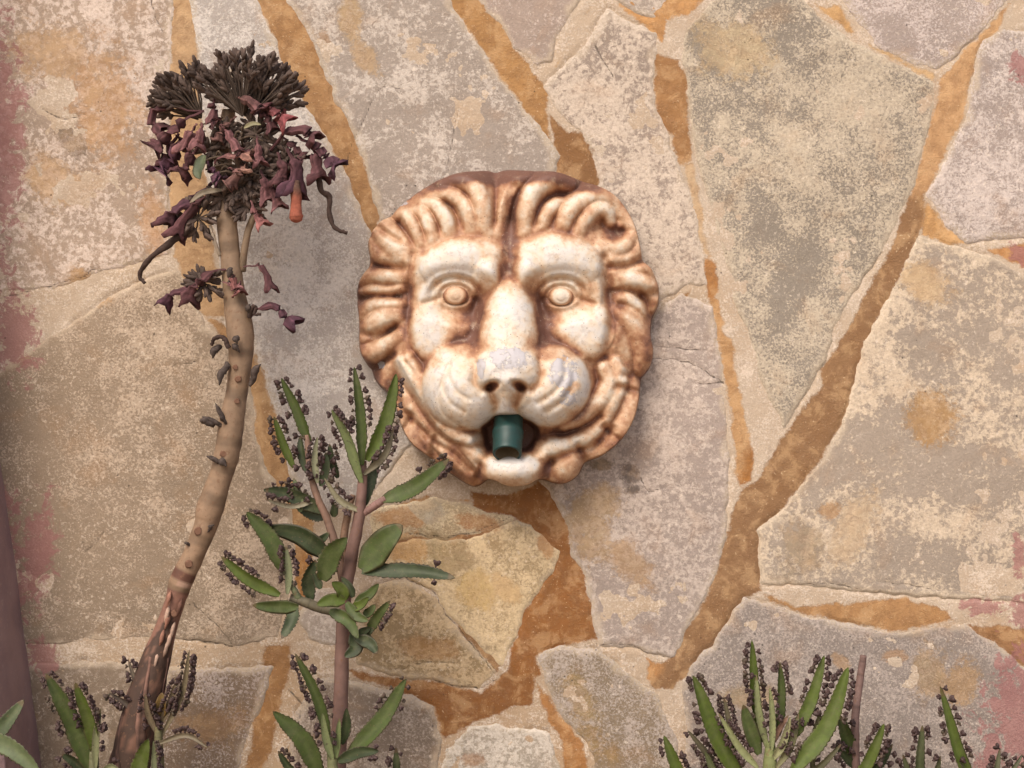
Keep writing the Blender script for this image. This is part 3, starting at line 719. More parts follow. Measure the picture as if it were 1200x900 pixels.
def lpt(px, py, hpx):
    return Vector((fx + (px - LX) * LS, -hpx * LS, fz - (py - LY) * LS))
def sphere(mb, c, r, col=(1, 1, 1), nu=16, nv=10, scale=(1, 1, 1), rot=None):
    vs_, fs = [], []
    for j in range(nv + 1):
        for i in range(nu):
            th = math.pi * j / nv; ph = 2 * math.pi * i / nu
            q = Vector((math.sin(th) * math.cos(ph) * scale[0], math.sin(th) * math.sin(ph) * scale[1], math.cos(th) * scale[2])) * r
            if rot is not None: q = rot @ q
            vs_.append(c + q)
    for j in range(nv):
        for i in range(nu):
            fs.append((j * nu + i, (j + 1) * nu + i, (j + 1) * nu + (i + 1) % nu, j * nu + (i + 1) % nu))
    mb.add(vs_, fs, [col] * len(vs_))
for k, (ex, ey) in enumerate(((535, 347), (656, 348))):
    nu, nv = 28, 14; co = []; fc = []; cc = []
    hz = float(hs[int(ey - 180), int(ex - 400)])
    for j in range(nv + 1):
        for i in range(nu):
            th = math.pi * .5 * j / nv; ph = 2 * math.pi * i / nu
            x_, y_ = math.sin(th) * math.cos(ph) * 14.5, math.sin(th) * math.sin(ph) * 10.8
            z_ = math.cos(th) * 8 - 1
            pup = .9 * math.exp(-((math.hypot(x_, y_) - 6.5) / 1.4) ** 2)
            co.append(lpt(ex + x_, ey - y_, hz + z_ - pup))
            w = np.interp(math.hypot(x_, y_), [0, 6, 9.5, 11.5, 13.5], [.74, .72, .64, .40, .2]) + (0, .12)[k] * (math.hypot(x_, y_) < 9) + random.uniform(-.04, .04) - (.1, 0)[k]
            cc.append([np.interp(w, stops, cols[:, q]) for q in range(3)])
    for j in range(nv):
        for i in range(nu):
            fc.append((j * nu + i, (j + 1) * nu + i, (j + 1) * nu + (i + 1) % nu, j * nu + (i + 1) % nu))
    raw_mesh('eye', co, fc, dict(lion=np.array(cc), chip=np.zeros(len(co))), M_LION, lion)

# green pipe in the mouth
def simple(name, c, rough=.6, spec=.4, nscale=120, var=.25, bump=.2, tintattr=True, scale2=None):
    m, nt, bs = new_mat(name); n = N(nt); p = n.obj()
    t = n.attr('tint')
    b = n.mix(1.0, alb(c), t, 'MULTIPLY')
    v = n.noise(p, nscale, 5, .6)
    b = n.mix(n.ramp(v, .35, .7, 0, var), b, n.mix(.5, b, (.02, .018, .015)))
    n.link(b, bs.inputs['Base Color'])
    bs.inputs['Roughness'].default_value = rough; bs.inputs['Specular IOR Level'].default_value = spec
    n.link(n.bump(v, bump, .001), bs.inputs['Normal'])
    return m
M_PIPE = simple('green_plastic', (34, 68, 64), .5, .4, 120, .65, .3)
M_PIPE_IN = simple('dirty_pipe_inside', (120, 104, 82), .8, .2, 160, .5, .2)
def lathe(prof, base, axis, nu=28, col=(1, 1, 1)):
    axis = Vector(axis).normalized()
    q = axis.to_track_quat('Z', 'Y')
    vs_, fs = [], []
    for (r, z) in prof:
        for i in range(nu):
            a = 2 * math.pi * i / nu
            vs_.append(base + q @ Vector((r * math.cos(a), r * math.sin(a), z)))
    for j in range(len(prof) - 1):
        for i in range(nu):
            fs.append((j * nu + i, j * nu + (i + 1) % nu, (j + 1) * nu + (i + 1) % nu, (j + 1) * nu + i))
    mb = MB(); mb.add(vs_, fs, [col] * len(vs_)); return mb
pb = lpt(596, 486, 60); ax = Vector((-.03, -.60, -.80))
pipe = lathe([(.0165, 0), (.0165, .020), (.0178, .0215), (.0178, .027), (.0168, .0285), (.0163, .046), (.0163, .0505), (.0156, .0515), (.0134, .051)], pb, ax).build('spout', M_PIPE, lion)
lathe([(.0134, .0508), (.0130, .044), (.0124, .020), (.0006, .019)], pb, ax).build('bore', M_PIPE_IN, pipe)

# ------------------------------------------------------------------ ground, planting bed, painted side wall
def sheet(name, xa, xb, ya, yb, z, nx, ny, amp, size, mat, kind):
    gx_ = np.linspace(xa, xb, nx); gy_ = np.linspace(ya, yb, ny)
    A, B = np.meshgrid(gx_, gy_)
    Z = z + (fbm(A * 1000, B * 1000, size, 300, 4) - .5) * amp
    idx = np.arange(nx * ny).reshape(ny, nx)
    f = np.stack([idx[:-1, :-1], idx[:-1, 1:], idx[1:, 1:], idx[1:, :-1]], -1).reshape(-1, 4)
    o = raw_mesh(name, np.stack([A, B, Z], -1).reshape(-1, 3), f, dict(tint=np.ones((nx * ny, 3))), mat)
    return tag(o, kind='structure')
M_SOIL = simple('dry_soil', (112, 88, 68), .95, .1, 60, .6, .9)
M_PAVE = simple('pale_paving', (205, 180, 152), .9, .2, 14, .25, .3)
sheet('ground', -40, 40, -40, .2, -.03, 60, 60, .0, 200, M_PAVE, 'structure')  # unseen paving, added to bounce warm light up at the wall
sheet('soil', -.9, 1.1, -.42, .03, .0, 160, 60, .03, 60, M_SOIL, 'structure')

M_MAUVE, nt, bs = new_mat('mauve_wall_paint'); n = N(nt); p = n.obj()
b = n.mix(n.ramp(n.noise(p, 14, 5, .6), .35, .65), alb((158, 128, 126)), alb((176, 144, 138)))
b = n.mix(n.ramp(n.noise(p, 120, 6, .7), .58, .68, 0, .5), b, alb((196, 170, 156)))
n.link(b, bs.inputs['Base Color']); bs.inputs['Roughness'].default_value = .8
n.link(n.bump(n.noise(p, 40, 6, .6), .5, .004), bs.inputs['Normal'])
ny_, nz_ = 24, 80
co = []; 
for j in range(nz_ + 1):
    py = -260 + (1056 + 260) * j / nz_
    xb = np.interp(py, [-260, 200, 500, 890, 1056], [-.668, -.628, -.604, -.552, -.532])
    for i in range(ny_ + 1):
        yy = .012 - .13 * i / ny_
        co.append((xb + (fbm(np.array(yy * 900.), np.array(py * 1.), 60, 310, 3) - .5) * .005 , yy, ZC + (450 - py) * .001))
fc = [(j * (ny_ + 1) + i, j * (ny_ + 1) + i + 1, (j + 1) * (ny_ + 1) + i + 1, (j + 1) * (ny_ + 1) + i) for j in range(nz_) for i in range(ny_)]
nb = len(co)
for j in range(nz_ + 1):
    co.append((-1.05, co[j * (ny_ + 1) + ny_][1], co[j * (ny_ + 1)][2]))
fc += [(j * (ny_ + 1) + ny_, nb + j, nb + j + 1, (j + 1) * (ny_ + 1) + ny_) for j in range(nz_)]
tag(raw_mesh('side_wall', co, [f[::-1] for f in fc], None, M_MAUVE), 'mauve painted side wall meeting the flagstones at the far left edge', 'wall')

# ------------------------------------------------------------------ plant materials
def plant_mat(name, rough, spec, var, vscale, bump, mott=None, sss=0):
    m, nt, bs = new_mat(name); n = N(nt); p = n.obj()
    t = n.attr('tint')
    v = n.noise(p, vscale, 5, .6)
    b = n.mix(n.ramp(v, .32, .68, 0, var), t, n.mix(.5, t, (.02, .015, .012)))
    if name == 'succulent_leaf':
        b = n.mix(n.ramp(n.noise(p, 45, 6, .7, .5), 0.48, .68, 0, .28), b, alb((122, 124, 88)))
        b = n.mix(n.ramp(n.noise(p, 420, 3, .6), .64, .68, 0, .5), b, alb((120, 96, 74)))
    if mott:
        b = n.mix(n.ramp(n.noise(p, vscale * 2.2, 3, .6), .60, .66, 0, .6), b, alb(mott))
    n.link(b, bs.inputs['Base Color'])
    bs.inputs['Roughness'].default_value = rough; bs.inputs['Specular IOR Level'].default_value = spec
    n.link(n.bump(v, bump, .0012), bs.inputs['Normal'])
    return m
M_LEAF = plant_mat('succulent_leaf', .58, .3, .55, 110, .3, None)
M_UNDER = plant_mat('spotted_leaf', .55, .35, .3, 130, .18, (74, 58, 52))
M_BUD = plant_mat('dark_plantlet', .6, .3, .4, 300, .2)
M_DRY = plant_mat('dried_flower', .85, .15, .5, 200, 1.0)
M_STEM = plant_mat('fleshy_stem', .66, .25, .45, 90, .7, (128, 94, 72))
M_BARK = plant_mat('woody_base', .85, .2, .6, 120, .9)

# plantlets: a rosette of small rounded leaves on a short stalk; origin at its attachment, +Z outwards
PLANTLETS = []
for k in range(5):
    rr = random.Random(50 + k); mb = MB()
    nl = rr.choice((3, 4, 4, 5))
    dk = alb((66, 48, 46)) if k != 3 else alb((76, 68, 50)); lt = alb((108, 84, 78))
    sphere(mb, Vector((0, 0, .0012)), .0011, tuple(dk), 6, 5, (1, 1, 1.6))
    for i in range(nl):
        a = 2 * math.pi * i / nl + rr.uniform(-.3, .3); til = rr.uniform(.5, 1.0)
        d = Vector((math.cos(a) * math.sin(til), math.sin(a) * math.sin(til), math.cos(til)))
        q = d.to_track_quat('Z', 'Y')
        c = Vector((0, 0, .002)) + d * .0028
        g = rr.random()
        sphere(mb, c, .0027 * rr.uniform(.85, 1.2), tuple(dk * (1 - g * .5) + lt * g * .5), 8, 6, (1.0, .55, 1.15), q.to_matrix())
    o = mb.build('plantlet', M_BUD); me = o.data; bpy.data.objects.remove(o); PLANTLETS.append(me)

def add_plantlet(parent, pos, outward, size):
    o = bpy.data.objects.new('plantlet', random.choice(PLANTLETS)); COL.objects.link(o); o.parent = parent
    q = Vector(outward).normalized().to_track_quat('Z', 'Y').to_matrix().to_4x4()
    o.matrix_local = Matrix.Translation(pos) @ q @ Matrix.Rotation(random.uniform(0, 6.28), 4, 'Z') @ Matrix.Scale(size, 4)

GREEN, DARK, PALE, BRIGHT = (78, 92, 42), (58, 70, 40), (120, 126, 92), (92, 108, 40)
def leaf(root, base, tip, width, col=GREEN, bend=(0, 0), fold=.35, roll=0, teeth=14, pl=None, mat=None, mid_w=None, name='leaf', droop=0.0, ps=1.0):
    """base, tip: (px, py, depth); bend: px offset of the middle; pl: (side, u0, u1, n) list of plantlet rows"""
    b = np.array(base, float); t = np.array(tip, float)
    m = (b + t) / 2 + np.array([bend[0], bend[1], droop])
    NS = 44
    cl = catmull([b, m, t], NS)
    cen = [P(*q) for q in cl]
    hw = width * .00087 / 2
    col = alb(col) * .90
    VV = [-1, -.7, -.36, 0, .36, .7, 1]
    verts, cols_, info = [], [], []
    ph = random.random()
    for i in range(NS):
        u = i / (NS - 1)
        tan = (cen[min(i + 1, NS - 1)] - cen[max(i - 1, 0)]).normalized()
        n0 = Vector((0, -1, 0.15)); n0 = (n0 - tan * n0.dot(tan)).normalized()
        n0 = Matrix.Rotation(R(roll), 3, tan) @ n0
        sd_ = tan.cross(n0).normalized()
        w = hw * min(1, .30 + 2.0 * u ** .8) * max(0, 1 - u ** 3.2) ** .62
        w = max(w, hw * .03)
        tooth = 1 - (.22 * ((u * teeth + ph) % 1.0) if teeth and .12 < u < .97 else 0)
        und = .10 * hw * math.sin(u * 9 + ph * 6)
        for v in VV:
            e = w * v * (tooth if abs(v) == 1 else 1)
            verts.append(cen[i] + sd_ * e + n0 * (fold * abs(v) ** 1.4 * w + und * abs(v)))
            g = 1.0 + .13 * (1 - abs(v)) - .10 * u + random.uniform(-.09, .09)
            c = col * g
            if abs(v) == 1: c = c * .40 + alb((92, 60, 52)) * .42
            if abs(v) < .1: c = c * .9 + alb((150, 150, 110)) * .08
            if u > .93 and und < 0: c = c * .4 + alb((112, 84, 62)) * .6
            cols_.append(c)
        th = hw * .28 * (1 - u * .6) + .0003
        for v in VV[1:-1]:
            verts.append(cen[i] + sd_ * w * v * .96 + n0 * (fold * abs(v) ** 1.4 * w - th * (1 - v * v) - .0002))
            cols_.append(alb((108, 112, 84)) * (.95 + random.uniform(-.1, .1)))
        info.append((cen[i], sd_, n0, w, tan))
    K = len(VV) + 5
    faces = []
    for i in range(NS - 1):
        a, c = i * K, (i + 1) * K
        ring = [0, 1, 2, 3, 4, 5, 6, 11, 10, 9, 8, 7]
        for q in range(12):
            r0, r1 = ring[q], ring[(q + 1) % 12]
            faces.append((a + r0, a + r1, c + r1, c + r0))
    mb = MB(); mb.add(verts, faces, cols_)
    o = mb.build(name, mat or M_LEAF, root)
    for (side, u0, u1, n_) in (pl or []):
        n_ = int(n_ * 1.3 + .5)
        for k in range(n_):
            if random.random() < .12: continue
            u = u0 + (u1 - u0) * (k + random.uniform(.2, .8)) / n_
            cen_, sd_, n0, w, tan = info[min(int(u * (NS - 1)), NS - 1)]
            s = side if side else random.choice((-1, 1))
            pos = cen_ + sd_ * s * w * .96 + n0 * fold * w
            outw = sd_ * s * 1.0 + n0 * random.uniform(-.1, .7) + tan * random.uniform(-.1, .6)
            add_plantlet(o, pos, outw, random.uniform(.58, 1.12) * ps)
    return o

def tube_mesh(pts, colf, nu=14, ns=40, knob=0.0, seed=0, twist=0.0, flute=0.0, caps=True):
    """pts: (px, py, depth, radius_px)"""
    cl = catmull(pts, ns); mb = MB(); verts, cols_, faces = [], [], []
    cen = [P(*q[:3]) for q in cl]
    up = Vector((0, -1, 0))
    for i in range(ns):
        tan = (cen[min(i + 1, ns - 1)] - cen[max(i - 1, 0)]).normalized()
        a1 = (up - tan * up.dot(tan)).normalized(); a2 = tan.cross(a1)
        r = max(cl[i][3], .2) * .001
        for k in range(nu):
            an = 2 * math.pi * k / nu
            nz = (vnoise(np.array(k * .9 + 3), np.array(i * .45), seed) - .5) * 2 * knob
            fl = flute * math.sin(an * 3 + i * twist)
            rr = r * (1 + nz + fl)
            verts.append(cen[i] + (a1 * math.cos(an) + a2 * math.sin(an)) * rr)
            cols_.append(colf(i / (ns - 1), an, nz + fl))
    for i in range(ns - 1):
        for k in range(nu):
            faces.append((i * nu + k, i * nu + (k + 1) % nu, (i + 1) * nu + (k + 1) % nu, (i + 1) * nu + k))
    if caps:
        verts += [cen[0], cen[-1]]; cols_ += [cols_[0], cols_[-1]]
        c0, c1 = len(verts) - 2, len(verts) - 1
        for k in range(nu):
            faces.append((c0, (k + 1) % nu, k)); b = (ns - 1) * nu
            faces.append((c1, b + k, b + (k + 1) % nu))
    mb.add(verts, faces, cols_); return mb

def flat(c, j=.06):
    c = alb(c)
    return lambda u, a, z: tuple(c * (1 + random.uniform(-j, j)))

# ------------------------------------------------------------------ tall withered succulent
tall = empty('withered_succulent', P(150, 1050, .09))
tall_inv = Matrix.Translation(-tall.location)
tag(tall, 'tall bare succulent stalk topped by a dried dark and maroon flower head at left', 'plant')
def under(o, root):           # parts are modelled in world space
    o.parent = root; o.matrix_parent_inverse = Matrix.Translation(-root.location); return o

sp = [(140, 1060, .10, 26), (143, 960, .105, 24), (152, 900, .11, 22), (165, 835, .11, 20), (182, 775, .11, 16), (194, 738, .11, 13), (205, 705, .11, 12), (213, 680, .11, 14), (228, 648, .11, 13), (241, 616, .11, 14), (246, 596, .11, 16), (258, 560, .11, 14), (266, 532, .11, 15), (271, 497, .11, 15), (278, 455, .11, 13), (282, 420, .11, 14.5), (281, 385, .11, 16), (274, 340, .11, 13), (270, 300, .11, 12), (266, 262, .11, 12), (262, 220, .105, 11), (262, 170, .10, 10), (268, 130, .095, 8)]
SC1, SC2, SC3 = alb((166, 134, 106)), alb((146, 122, 100)), alb((130, 98, 78))
NODES = [.30, .385, .47, .52, .565, .63, .69, .76, .83]
def stemcol(u, a, z):
    c = SC1 * (1 - u) + SC2 * u if u > .3 else alb((146, 106, 90))
    for q in NODES:
        if abs(u - q) < .007: c = c * .72
    if abs(u - .315) < .004 and math.sin(a * 2) > -.3: c = alb((184, 150, 128))
    if .321 < u < .335: c = alb((110, 76, 62))
    if u < .225 + .03 * math.sin(a * 2 + 1):
        c = alb((84, 64, 54)) * (1 + z * 2.2) if z < .02 else alb((126, 92, 76)) * (1 + z)
    return tuple(np.clip(c * (1 + random.uniform(-.05, .05)), 0.01, 1))
sp = [(a, b, c, r * (.92 if b < 740 else 1.0)) for a, b, c, r in sp]
mbs = tube_mesh(sp, stemcol, 26, 190, .045, 3)
under(mbs.build('stem', M_STEM), tall)
# split woody bark strands wound round the foot
for k, (dx, tw) in enumerate(((-13, 0), (10, 1.2), (-3, 2.4), (14, 3.3), (2, 4.6))):
    pts = []
    for q in np.linspace(0, 1, 7):
        yy = 1040 - 270 * q; bx = np.interp(yy, [735, 775, 835, 900, 960, 1060], [196, 182, 165, 152, 143, 140]); br = np.interp(yy, [735, 775, 835, 900, 1060], [11, 15, 19, 22, 26])
        an = tw + q * 2.0
        pts.append((bx + math.cos(an) * br * .95, yy, .11 + math.sin(an) * br * .00095, 9.5 * (1 - q * .66)))
    cc = alb((84, 62, 54)) if k % 2 else alb((120, 90, 78))
    under(tube_mesh(pts, lambda u, a, z, cc=cc: tuple(np.clip(cc * (1 + z * 3 + random.uniform(-.15, .1)), .008, 1)), 10, 60, .34, 20 + k, .25, .2).build('bark_strand', M_BARK), tall)
under(tube_mesh([(284, 318, .11, 4), (286, 296, .115, 4), (291, 270, .115, 4), (298, 252, .115, 3.5)], flat((138, 116, 94)), 10, 20, .1, 5).build('side_stalk', M_STEM), tall)
under(tube_mesh([(258, 300, .115, 2), (252, 284, .12, 1.8), (246, 264, .12, 1.6)], flat((176, 158, 138)), 8, 14, .1, 6).build('side_stalk', M_STEM), tall)

def seed_head(ox, oy, dep, ang0, ang1, L0, L1, n_, seed, col=(98, 82, 74)):
    rr = random.Random(seed); mb = MB()
    o_ = P(ox, oy, dep)
    for k in range(n_):
        a = R(ang0 + (ang1 - ang0) * (k + rr.uniform(0, 1)) / n_); L = rr.uniform(L0, L1)
        dd = rr.uniform(-.45, .55)
        d = Vector((math.cos(a), -dd, math.sin(a))).normalized()
        e = o_ + d * L * .001
        midp = o_ + d * L * .0005 + Vector((rr.uniform(-.002, .002), 0, rr.uniform(-.001, .003)))
        cs = alb((94, 80, 70)) * rr.uniform(.75, 1.2)
        prev = None; b0 = len(mb.v); vv, ff, cc = [], [], []
        for i, q in enumerate((o_, midp, e)):
            t_ = d; a1 = t_.orthogonal().normalized(); a2 = t_.cross(a1)
            for s in range(5):
                an = 2 * math.pi * s / 5
                vv.append(q + (a1 * math.cos(an) + a2 * math.sin(an)) * .0010); cc.append(cs)
        for i in range(2):
            for s in range(5): ff.append((i * 5 + s, i * 5 + (s + 1) % 5, i * 5 + 5 + (s + 1) % 5, i * 5 + 5 + s))
        mb.add(vv, ff, cc)
        for s in range(rr.choice((5, 6, 7))):                     # follicles of the dry fruit
            dv = (d + Vector((rr.uniform(-.6, .6), rr.uniform(-.6, .6), rr.uniform(-.6, .6)))).normalized()
            c = e + dv * .0042 - d * rr.uniform(0, .012)
            sphere(mb, c, .0041 * rr.uniform(.8, 1.3), tuple(alb(col) * rr.uniform(.6, 1.35)), 6, 5, (.55, .55, 1.5), dv.to_track_quat('Z', 'Y').to_matrix())
    return under(mb.build('seed_head', M_DRY), tall)
seed_head(236, 138, .115, 92, 174, 34, 62, 32, 1)
seed_head(232, 140, .10, 110, 165, 28, 48, 20, 2)
seed_head(284, 136, .125, 62, 150, 40, 76, 36, 3)
seed_head(296, 134, .115, 12, 88, 34, 66, 34, 4)
seed_head(288, 136, .105, 20, 150, 22, 50, 34, 5)
for k, (x, y, L, n_) in enumerate(((266, 158, 16, 14), (300, 158, 22, 20), (318, 186, 22, 16), (286, 214, 26, 22), (262, 232, 20, 16), (330, 206, 16, 12), (232, 256, 22, 12), (300, 200, 26, 22), (246, 176, 18, 12), (290, 242, 18, 14), (238, 332, 20, 12), (336, 186, 18, 10))):
    seed_head(x, y, .118, 0, 360, L * .5, L, n_, 30 + k, (100, 84, 76))

def flower(pts, w, col, seed, tipcol=None, nm='flower'):
    """a drooping dried bell on its stalk; pts: (px, py, depth) from stalk to mouth"""
    rr = random.Random(seed)
    cl = catmull(pts, 16); cl[:, :2] += (np.array([[vnoise(np.array(i * .55), np.array(k * 9.1), seed) for k in (0, 1)] for i in range(16)]) - .5) * 5; cen = [P(*q) for q in cl]; nu = 14; mb = MB(); V_, F_, C_ = [], [], []
    hw = w * .00056; c0 = alb(col); c1 = alb(tipcol) if tipcol else c0 * 1.25
    sq = rr.uniform(.30, .62); off = rr.random() * 6
    for i in range(16):
        u = i / 15
        tan = (cen[min(i + 1, 15)] - cen[max(i - 1, 0)]).normalized()
        a1 = tan.orthogonal().normalized(); a2 = tan.cross(a1)
        r = np.interp(u, [0, .28, .36, .46, .6, .78, .9, 1], [.16, .18, .55, .62, .50, .66, .95, 1.15]) * hw
        for k in range(nu):
            an = 2 * math.pi * k / nu + off
            pet = math.cos(2 * an)
            wr = 1 + .20 * math.sin(an * 5 + seed + u * 3) + rr.uniform(-.16, .16)
            ext = tan * hw * ((.45 * pet + rr.uniform(-.25, .25)) if u > .95 else (.15 * pet if u > .85 else 0))
            q = cen[i] + (a1 * math.cos(an) + a2 * math.sin(an) * sq) * r * wr * (1 + (.22 * pet if u > .8 else 0)) + ext
            V_.append(q)
            g = rr.uniform(.6, 1.25) * (1 + .30 * math.sin(an * 5 + seed + u * 3))
            C_.append(np.clip((c0 * (1 - u ** 2) + c1 * u ** 2) * g, .01, 1))
    # inner wall so that the bell has thickness
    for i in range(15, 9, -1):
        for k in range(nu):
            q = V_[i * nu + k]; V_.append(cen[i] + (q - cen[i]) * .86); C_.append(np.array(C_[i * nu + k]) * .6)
    rings = 22
    for i in range(rings - 1):
        for k in range(nu): F_.append((i * nu + k, i * nu + (k + 1) % nu, (i + 1) * nu + (k + 1) % nu, (i + 1) * nu + k))
    mb.add(V_, F_, C_)
    return under(mb.build(nm, M_DRY), tall)
MAR, ROSE, PUR, RUST = (100, 66, 68), (134, 92, 92), (98, 66, 78), (114, 82, 76)
FL = [
 ([(238, 132, .12), (206, 127, .125), (182, 130, .125), (178, 146, .125), (190, 154, .125)], 15, MAR, None),
 ([(238, 128, .125), (214, 142, .13), (196, 158, .13), (180, 174, .13)], 20, MAR, None),
 ([(232, 146, .13), (222, 160, .13), (214, 178, .13)], 17, ROSE, None),
 ([(218, 168, .12), (204, 182, .125), (186, 203, .125)], 22, PUR, None),
 ([(232, 174, .13), (222, 188, .13), (210, 206, .13)], 20, MAR, None),
 ([(208, 158, .115), (200, 176, .12), (196, 192, .12)], 18, MAR, None),
 ([(236, 144, .135), (234, 158, .14), (231, 174, .14)], 16, ROSE, None),
 ([(252, 116, .13), (250, 128, .135), (252, 142, .135)], 15, MAR, ROSE),
 ([(258, 146, .135), (270, 160, .14), (284, 184, .14)], 15, ROSE, None),
 ([(276, 114, .13), (290, 118, .135), (306, 130, .135)], 18, RUST, ROSE),
 ([(298, 118, .13), (318, 128, .135), (338, 146, .135)], 19, MAR, (168, 92, 92)),
 ([(300, 124, .125), (312, 138, .13), (322, 154, .13)], 16, MAR, None),
 ([(252, 190, .135), (270, 182, .14), (294, 182, .14)], 13, ROSE, (176, 128, 112)),
 ([(244, 190, .13), (250, 200, .135), (258, 212, .135)], 13, PUR, None),
 ([(300, 160, .13), (302, 176, .135), (304, 194, .135)], 14, ROSE, None),
 ([(318, 176, .125), (334, 156, .13), (352, 152, .13), (372, 164, .13)], 19, MAR, None),
 ([(346, 160, .125), (366, 168, .13), (380, 182, .13), (394, 196, .13)], 20, MAR, PUR),
 ([(326, 178, .125), (332, 196, .13), (330, 218, .13)], 19, MAR, None),
 ([(338, 176, .13), (346, 194, .135), (346, 228, .135)], 26, MAR, PUR),
 ([(364, 172, .125), (372, 188, .13), (374, 212, .13)], 21, MAR, None),
 ([(306, 198, .13), (310, 216, .135), (314, 238, .135)], 17, MAR, ROSE),
 ([(316, 212, .125), (322, 228, .13), (328, 246, .13)], 16, MAR, ROSE),
 ([(294, 236, .13), (300, 250, .135), (308, 264, .135)], 14, ROSE, (176, 116, 110)),
 ([(250, 216, .12), (226, 232, .125), (204, 246, .125), (192, 268, .125)], 22, PUR, MAR),
 ([(252, 224, .12), (232, 238, .125), (214, 258, .125), (206, 278, .125)], 17, MAR, None),
 ([(286, 190, .135), (280, 204, .14), (270, 218, .14)], 15, RUST, None),
 ([(330, 160, .12), (344, 170, .125), (358, 186, .125)], 15, MAR, None),
 ([(266, 196, .135), (276, 200, .14), (290, 198, .14)], 11, ROSE, (184, 140, 122)),
 ([(266, 316, .12), (246, 322, .125), (228, 334, .125), (220, 356, .125)], 17, MAR, None),
 ([(250, 322, .12), (220, 338, .125), (202, 346, .125), (190, 360, .125)], 14, MAR, PUR),
 ([(284, 312, .12), (302, 312, .125), (312, 322, .125), (317, 342, .125)], 12, MAR, None),
 ([(294, 368, .12), (308, 360, .125), (326, 362, .125), (347, 382, .125)], 14, MAR, PUR),
 ([(268, 318, .125), (272, 328, .13), (280, 344, .13)], 13, (140, 92, 88), None),
 ([(262, 330, .125), (272, 334, .128), (282, 334, .128)], 9, ROSE, None),
 ([(240, 152, .12), (226, 166, .125), (206, 166, .125)], 15, MAR, None),
 ([(276, 136, .125), (262, 150, .13), (256, 166, .13)], 14, RUST, None),
 ([(312, 140, .12), (326, 140, .125), (332, 136, .125)], 12, (150, 88, 84), None),
]
for k, (pts, w, c, tc) in enumerate(FL): flower(pts, w, c, 400 + k, tc)
fo = under(tube_mesh([(347, 212, .137, 4), (347, 226, .138, 6), (347, 240, .138, 6), (347, 252, .138, 7.2), (347, 258, .138, 6), (347, 261, .138, 2)], lambda u, a, z: tuple((alb((104, 78, 66)) * (1 - sstep(.1, .35, u)) + alb((168, 98, 78)) * sstep(.1, .35, u)) * random.uniform(.85, 1.1)), 14, 30, .12, 71).build('flower', M_DRY), tall); fo['label'] = 'one rounded orange red bell'
leaf(tall, (240, 182, .14), (234, 210, .145), 17, (78, 90, 62), (-4, 2), .3, 20, 0)
leaf(tall, (286, 150, .14), (306, 146, .142), 6, (150, 140, 104), (0, -3), .3, 0, 0)
leaf(tall, (262, 222, .13), (222, 238, .135), 8, (150, 134, 112), (-4, -4), .3, 0, 0)
for o in list(bpy.data.objects):
    if o.parent == tall and o.name.startswith('leaf'): o.matrix_parent_inverse = tall_inv
def tendril(pts, c=(78, 62, 56)):
    under(tube_mesh(pts, flat(c, .2), 8, 46, .35, 9).build('tendril', M_DRY), tall)
tendril([(226, 264, .12, 4.2), (206, 280, .12, 3.8), (184, 296, .12, 3.2), (168, 312, .115, 2.8), (164, 324, .11, 2.4), (170, 332, .11, 1.6)])
tendril([(374, 208, .125, 3.6), (376, 222, .125, 2.8), (386, 232, .12, 3), (386, 250, .12, 2.8), (390, 264, .12, 2.4), (398, 270, .12, 2.2), (407, 273, .12, 1.8)])
tendril([(292, 372, .12, 2.4), (296, 360, .125, 2), (300, 360, .125, 1.8), (298, 368, .125, 1.6), (306, 368, .125, 1.6)])
tendril([(268, 408, .13, 2.6), (262, 396, .13, 2.4), (252, 396, .13, 2.2), (248, 404, .125, 1.8)])
def bud(pts, w, c=(88, 76, 70)):
    cl = np.array(pts, float)
    under(tube_mesh([(*cl[0], w * .16), (*(cl[0] * .7 + cl[1] * .3 + np.array([w * .2, -w * .15, 0])), w * .36), (*(cl[0] * .3 + cl[1] * .7 + np.array([-w * .15, -w * .3, .002])), w * .42), (*(cl[1] * 1.15 - cl[0] * .15), w * .06)], flat(c, .3), 9, 18, .5, int(w * 7)).build('bud', M_DRY), tall)
for a, b, w in (((266, 424, .12), (258, 448, .13), 9), ((256, 404, .12), (250, 418, .125), 9), ((292, 452, .12), (304, 430, .125), 9), ((264, 500, .12), (254, 476, .125), 6), ((262, 502, .12), (240, 490, .125), 6), ((266, 500, .12), (258, 488, .13), 5), ((250, 500, .12), (236, 494, .13), 10), ((260, 546, .12), (244, 536, .125), 6), ((256, 540, .125), (264, 546, .13), 9), ((272, 404, .13), (280, 412, .13), 8), ((276, 396, .13), (278, 402, .135), 8), ((291, 372, .12), (293, 358, .125), 7), ((268, 332, .125), (272, 316, .13), 10), ((242, 624, .12), (250, 616, .124), 5), ((222, 640, .12), (217, 636, .12), 4)):
    bud((a, b), w)
for (x, y, w) in ((276, 430, 4), (279, 444, 5), (262, 532, 5), (278, 470, 4), (232, 622, 6), (221, 661, 6), (204, 719, 5)):
    under(tube_mesh([(x, y, .1222, w * .8), (x, y + .3, .1246, w * .6)], flat((132, 96, 76), .15), 10, 4, .2, int(x)).build('leaf_scar', M_STEM, smooth=False), tall)

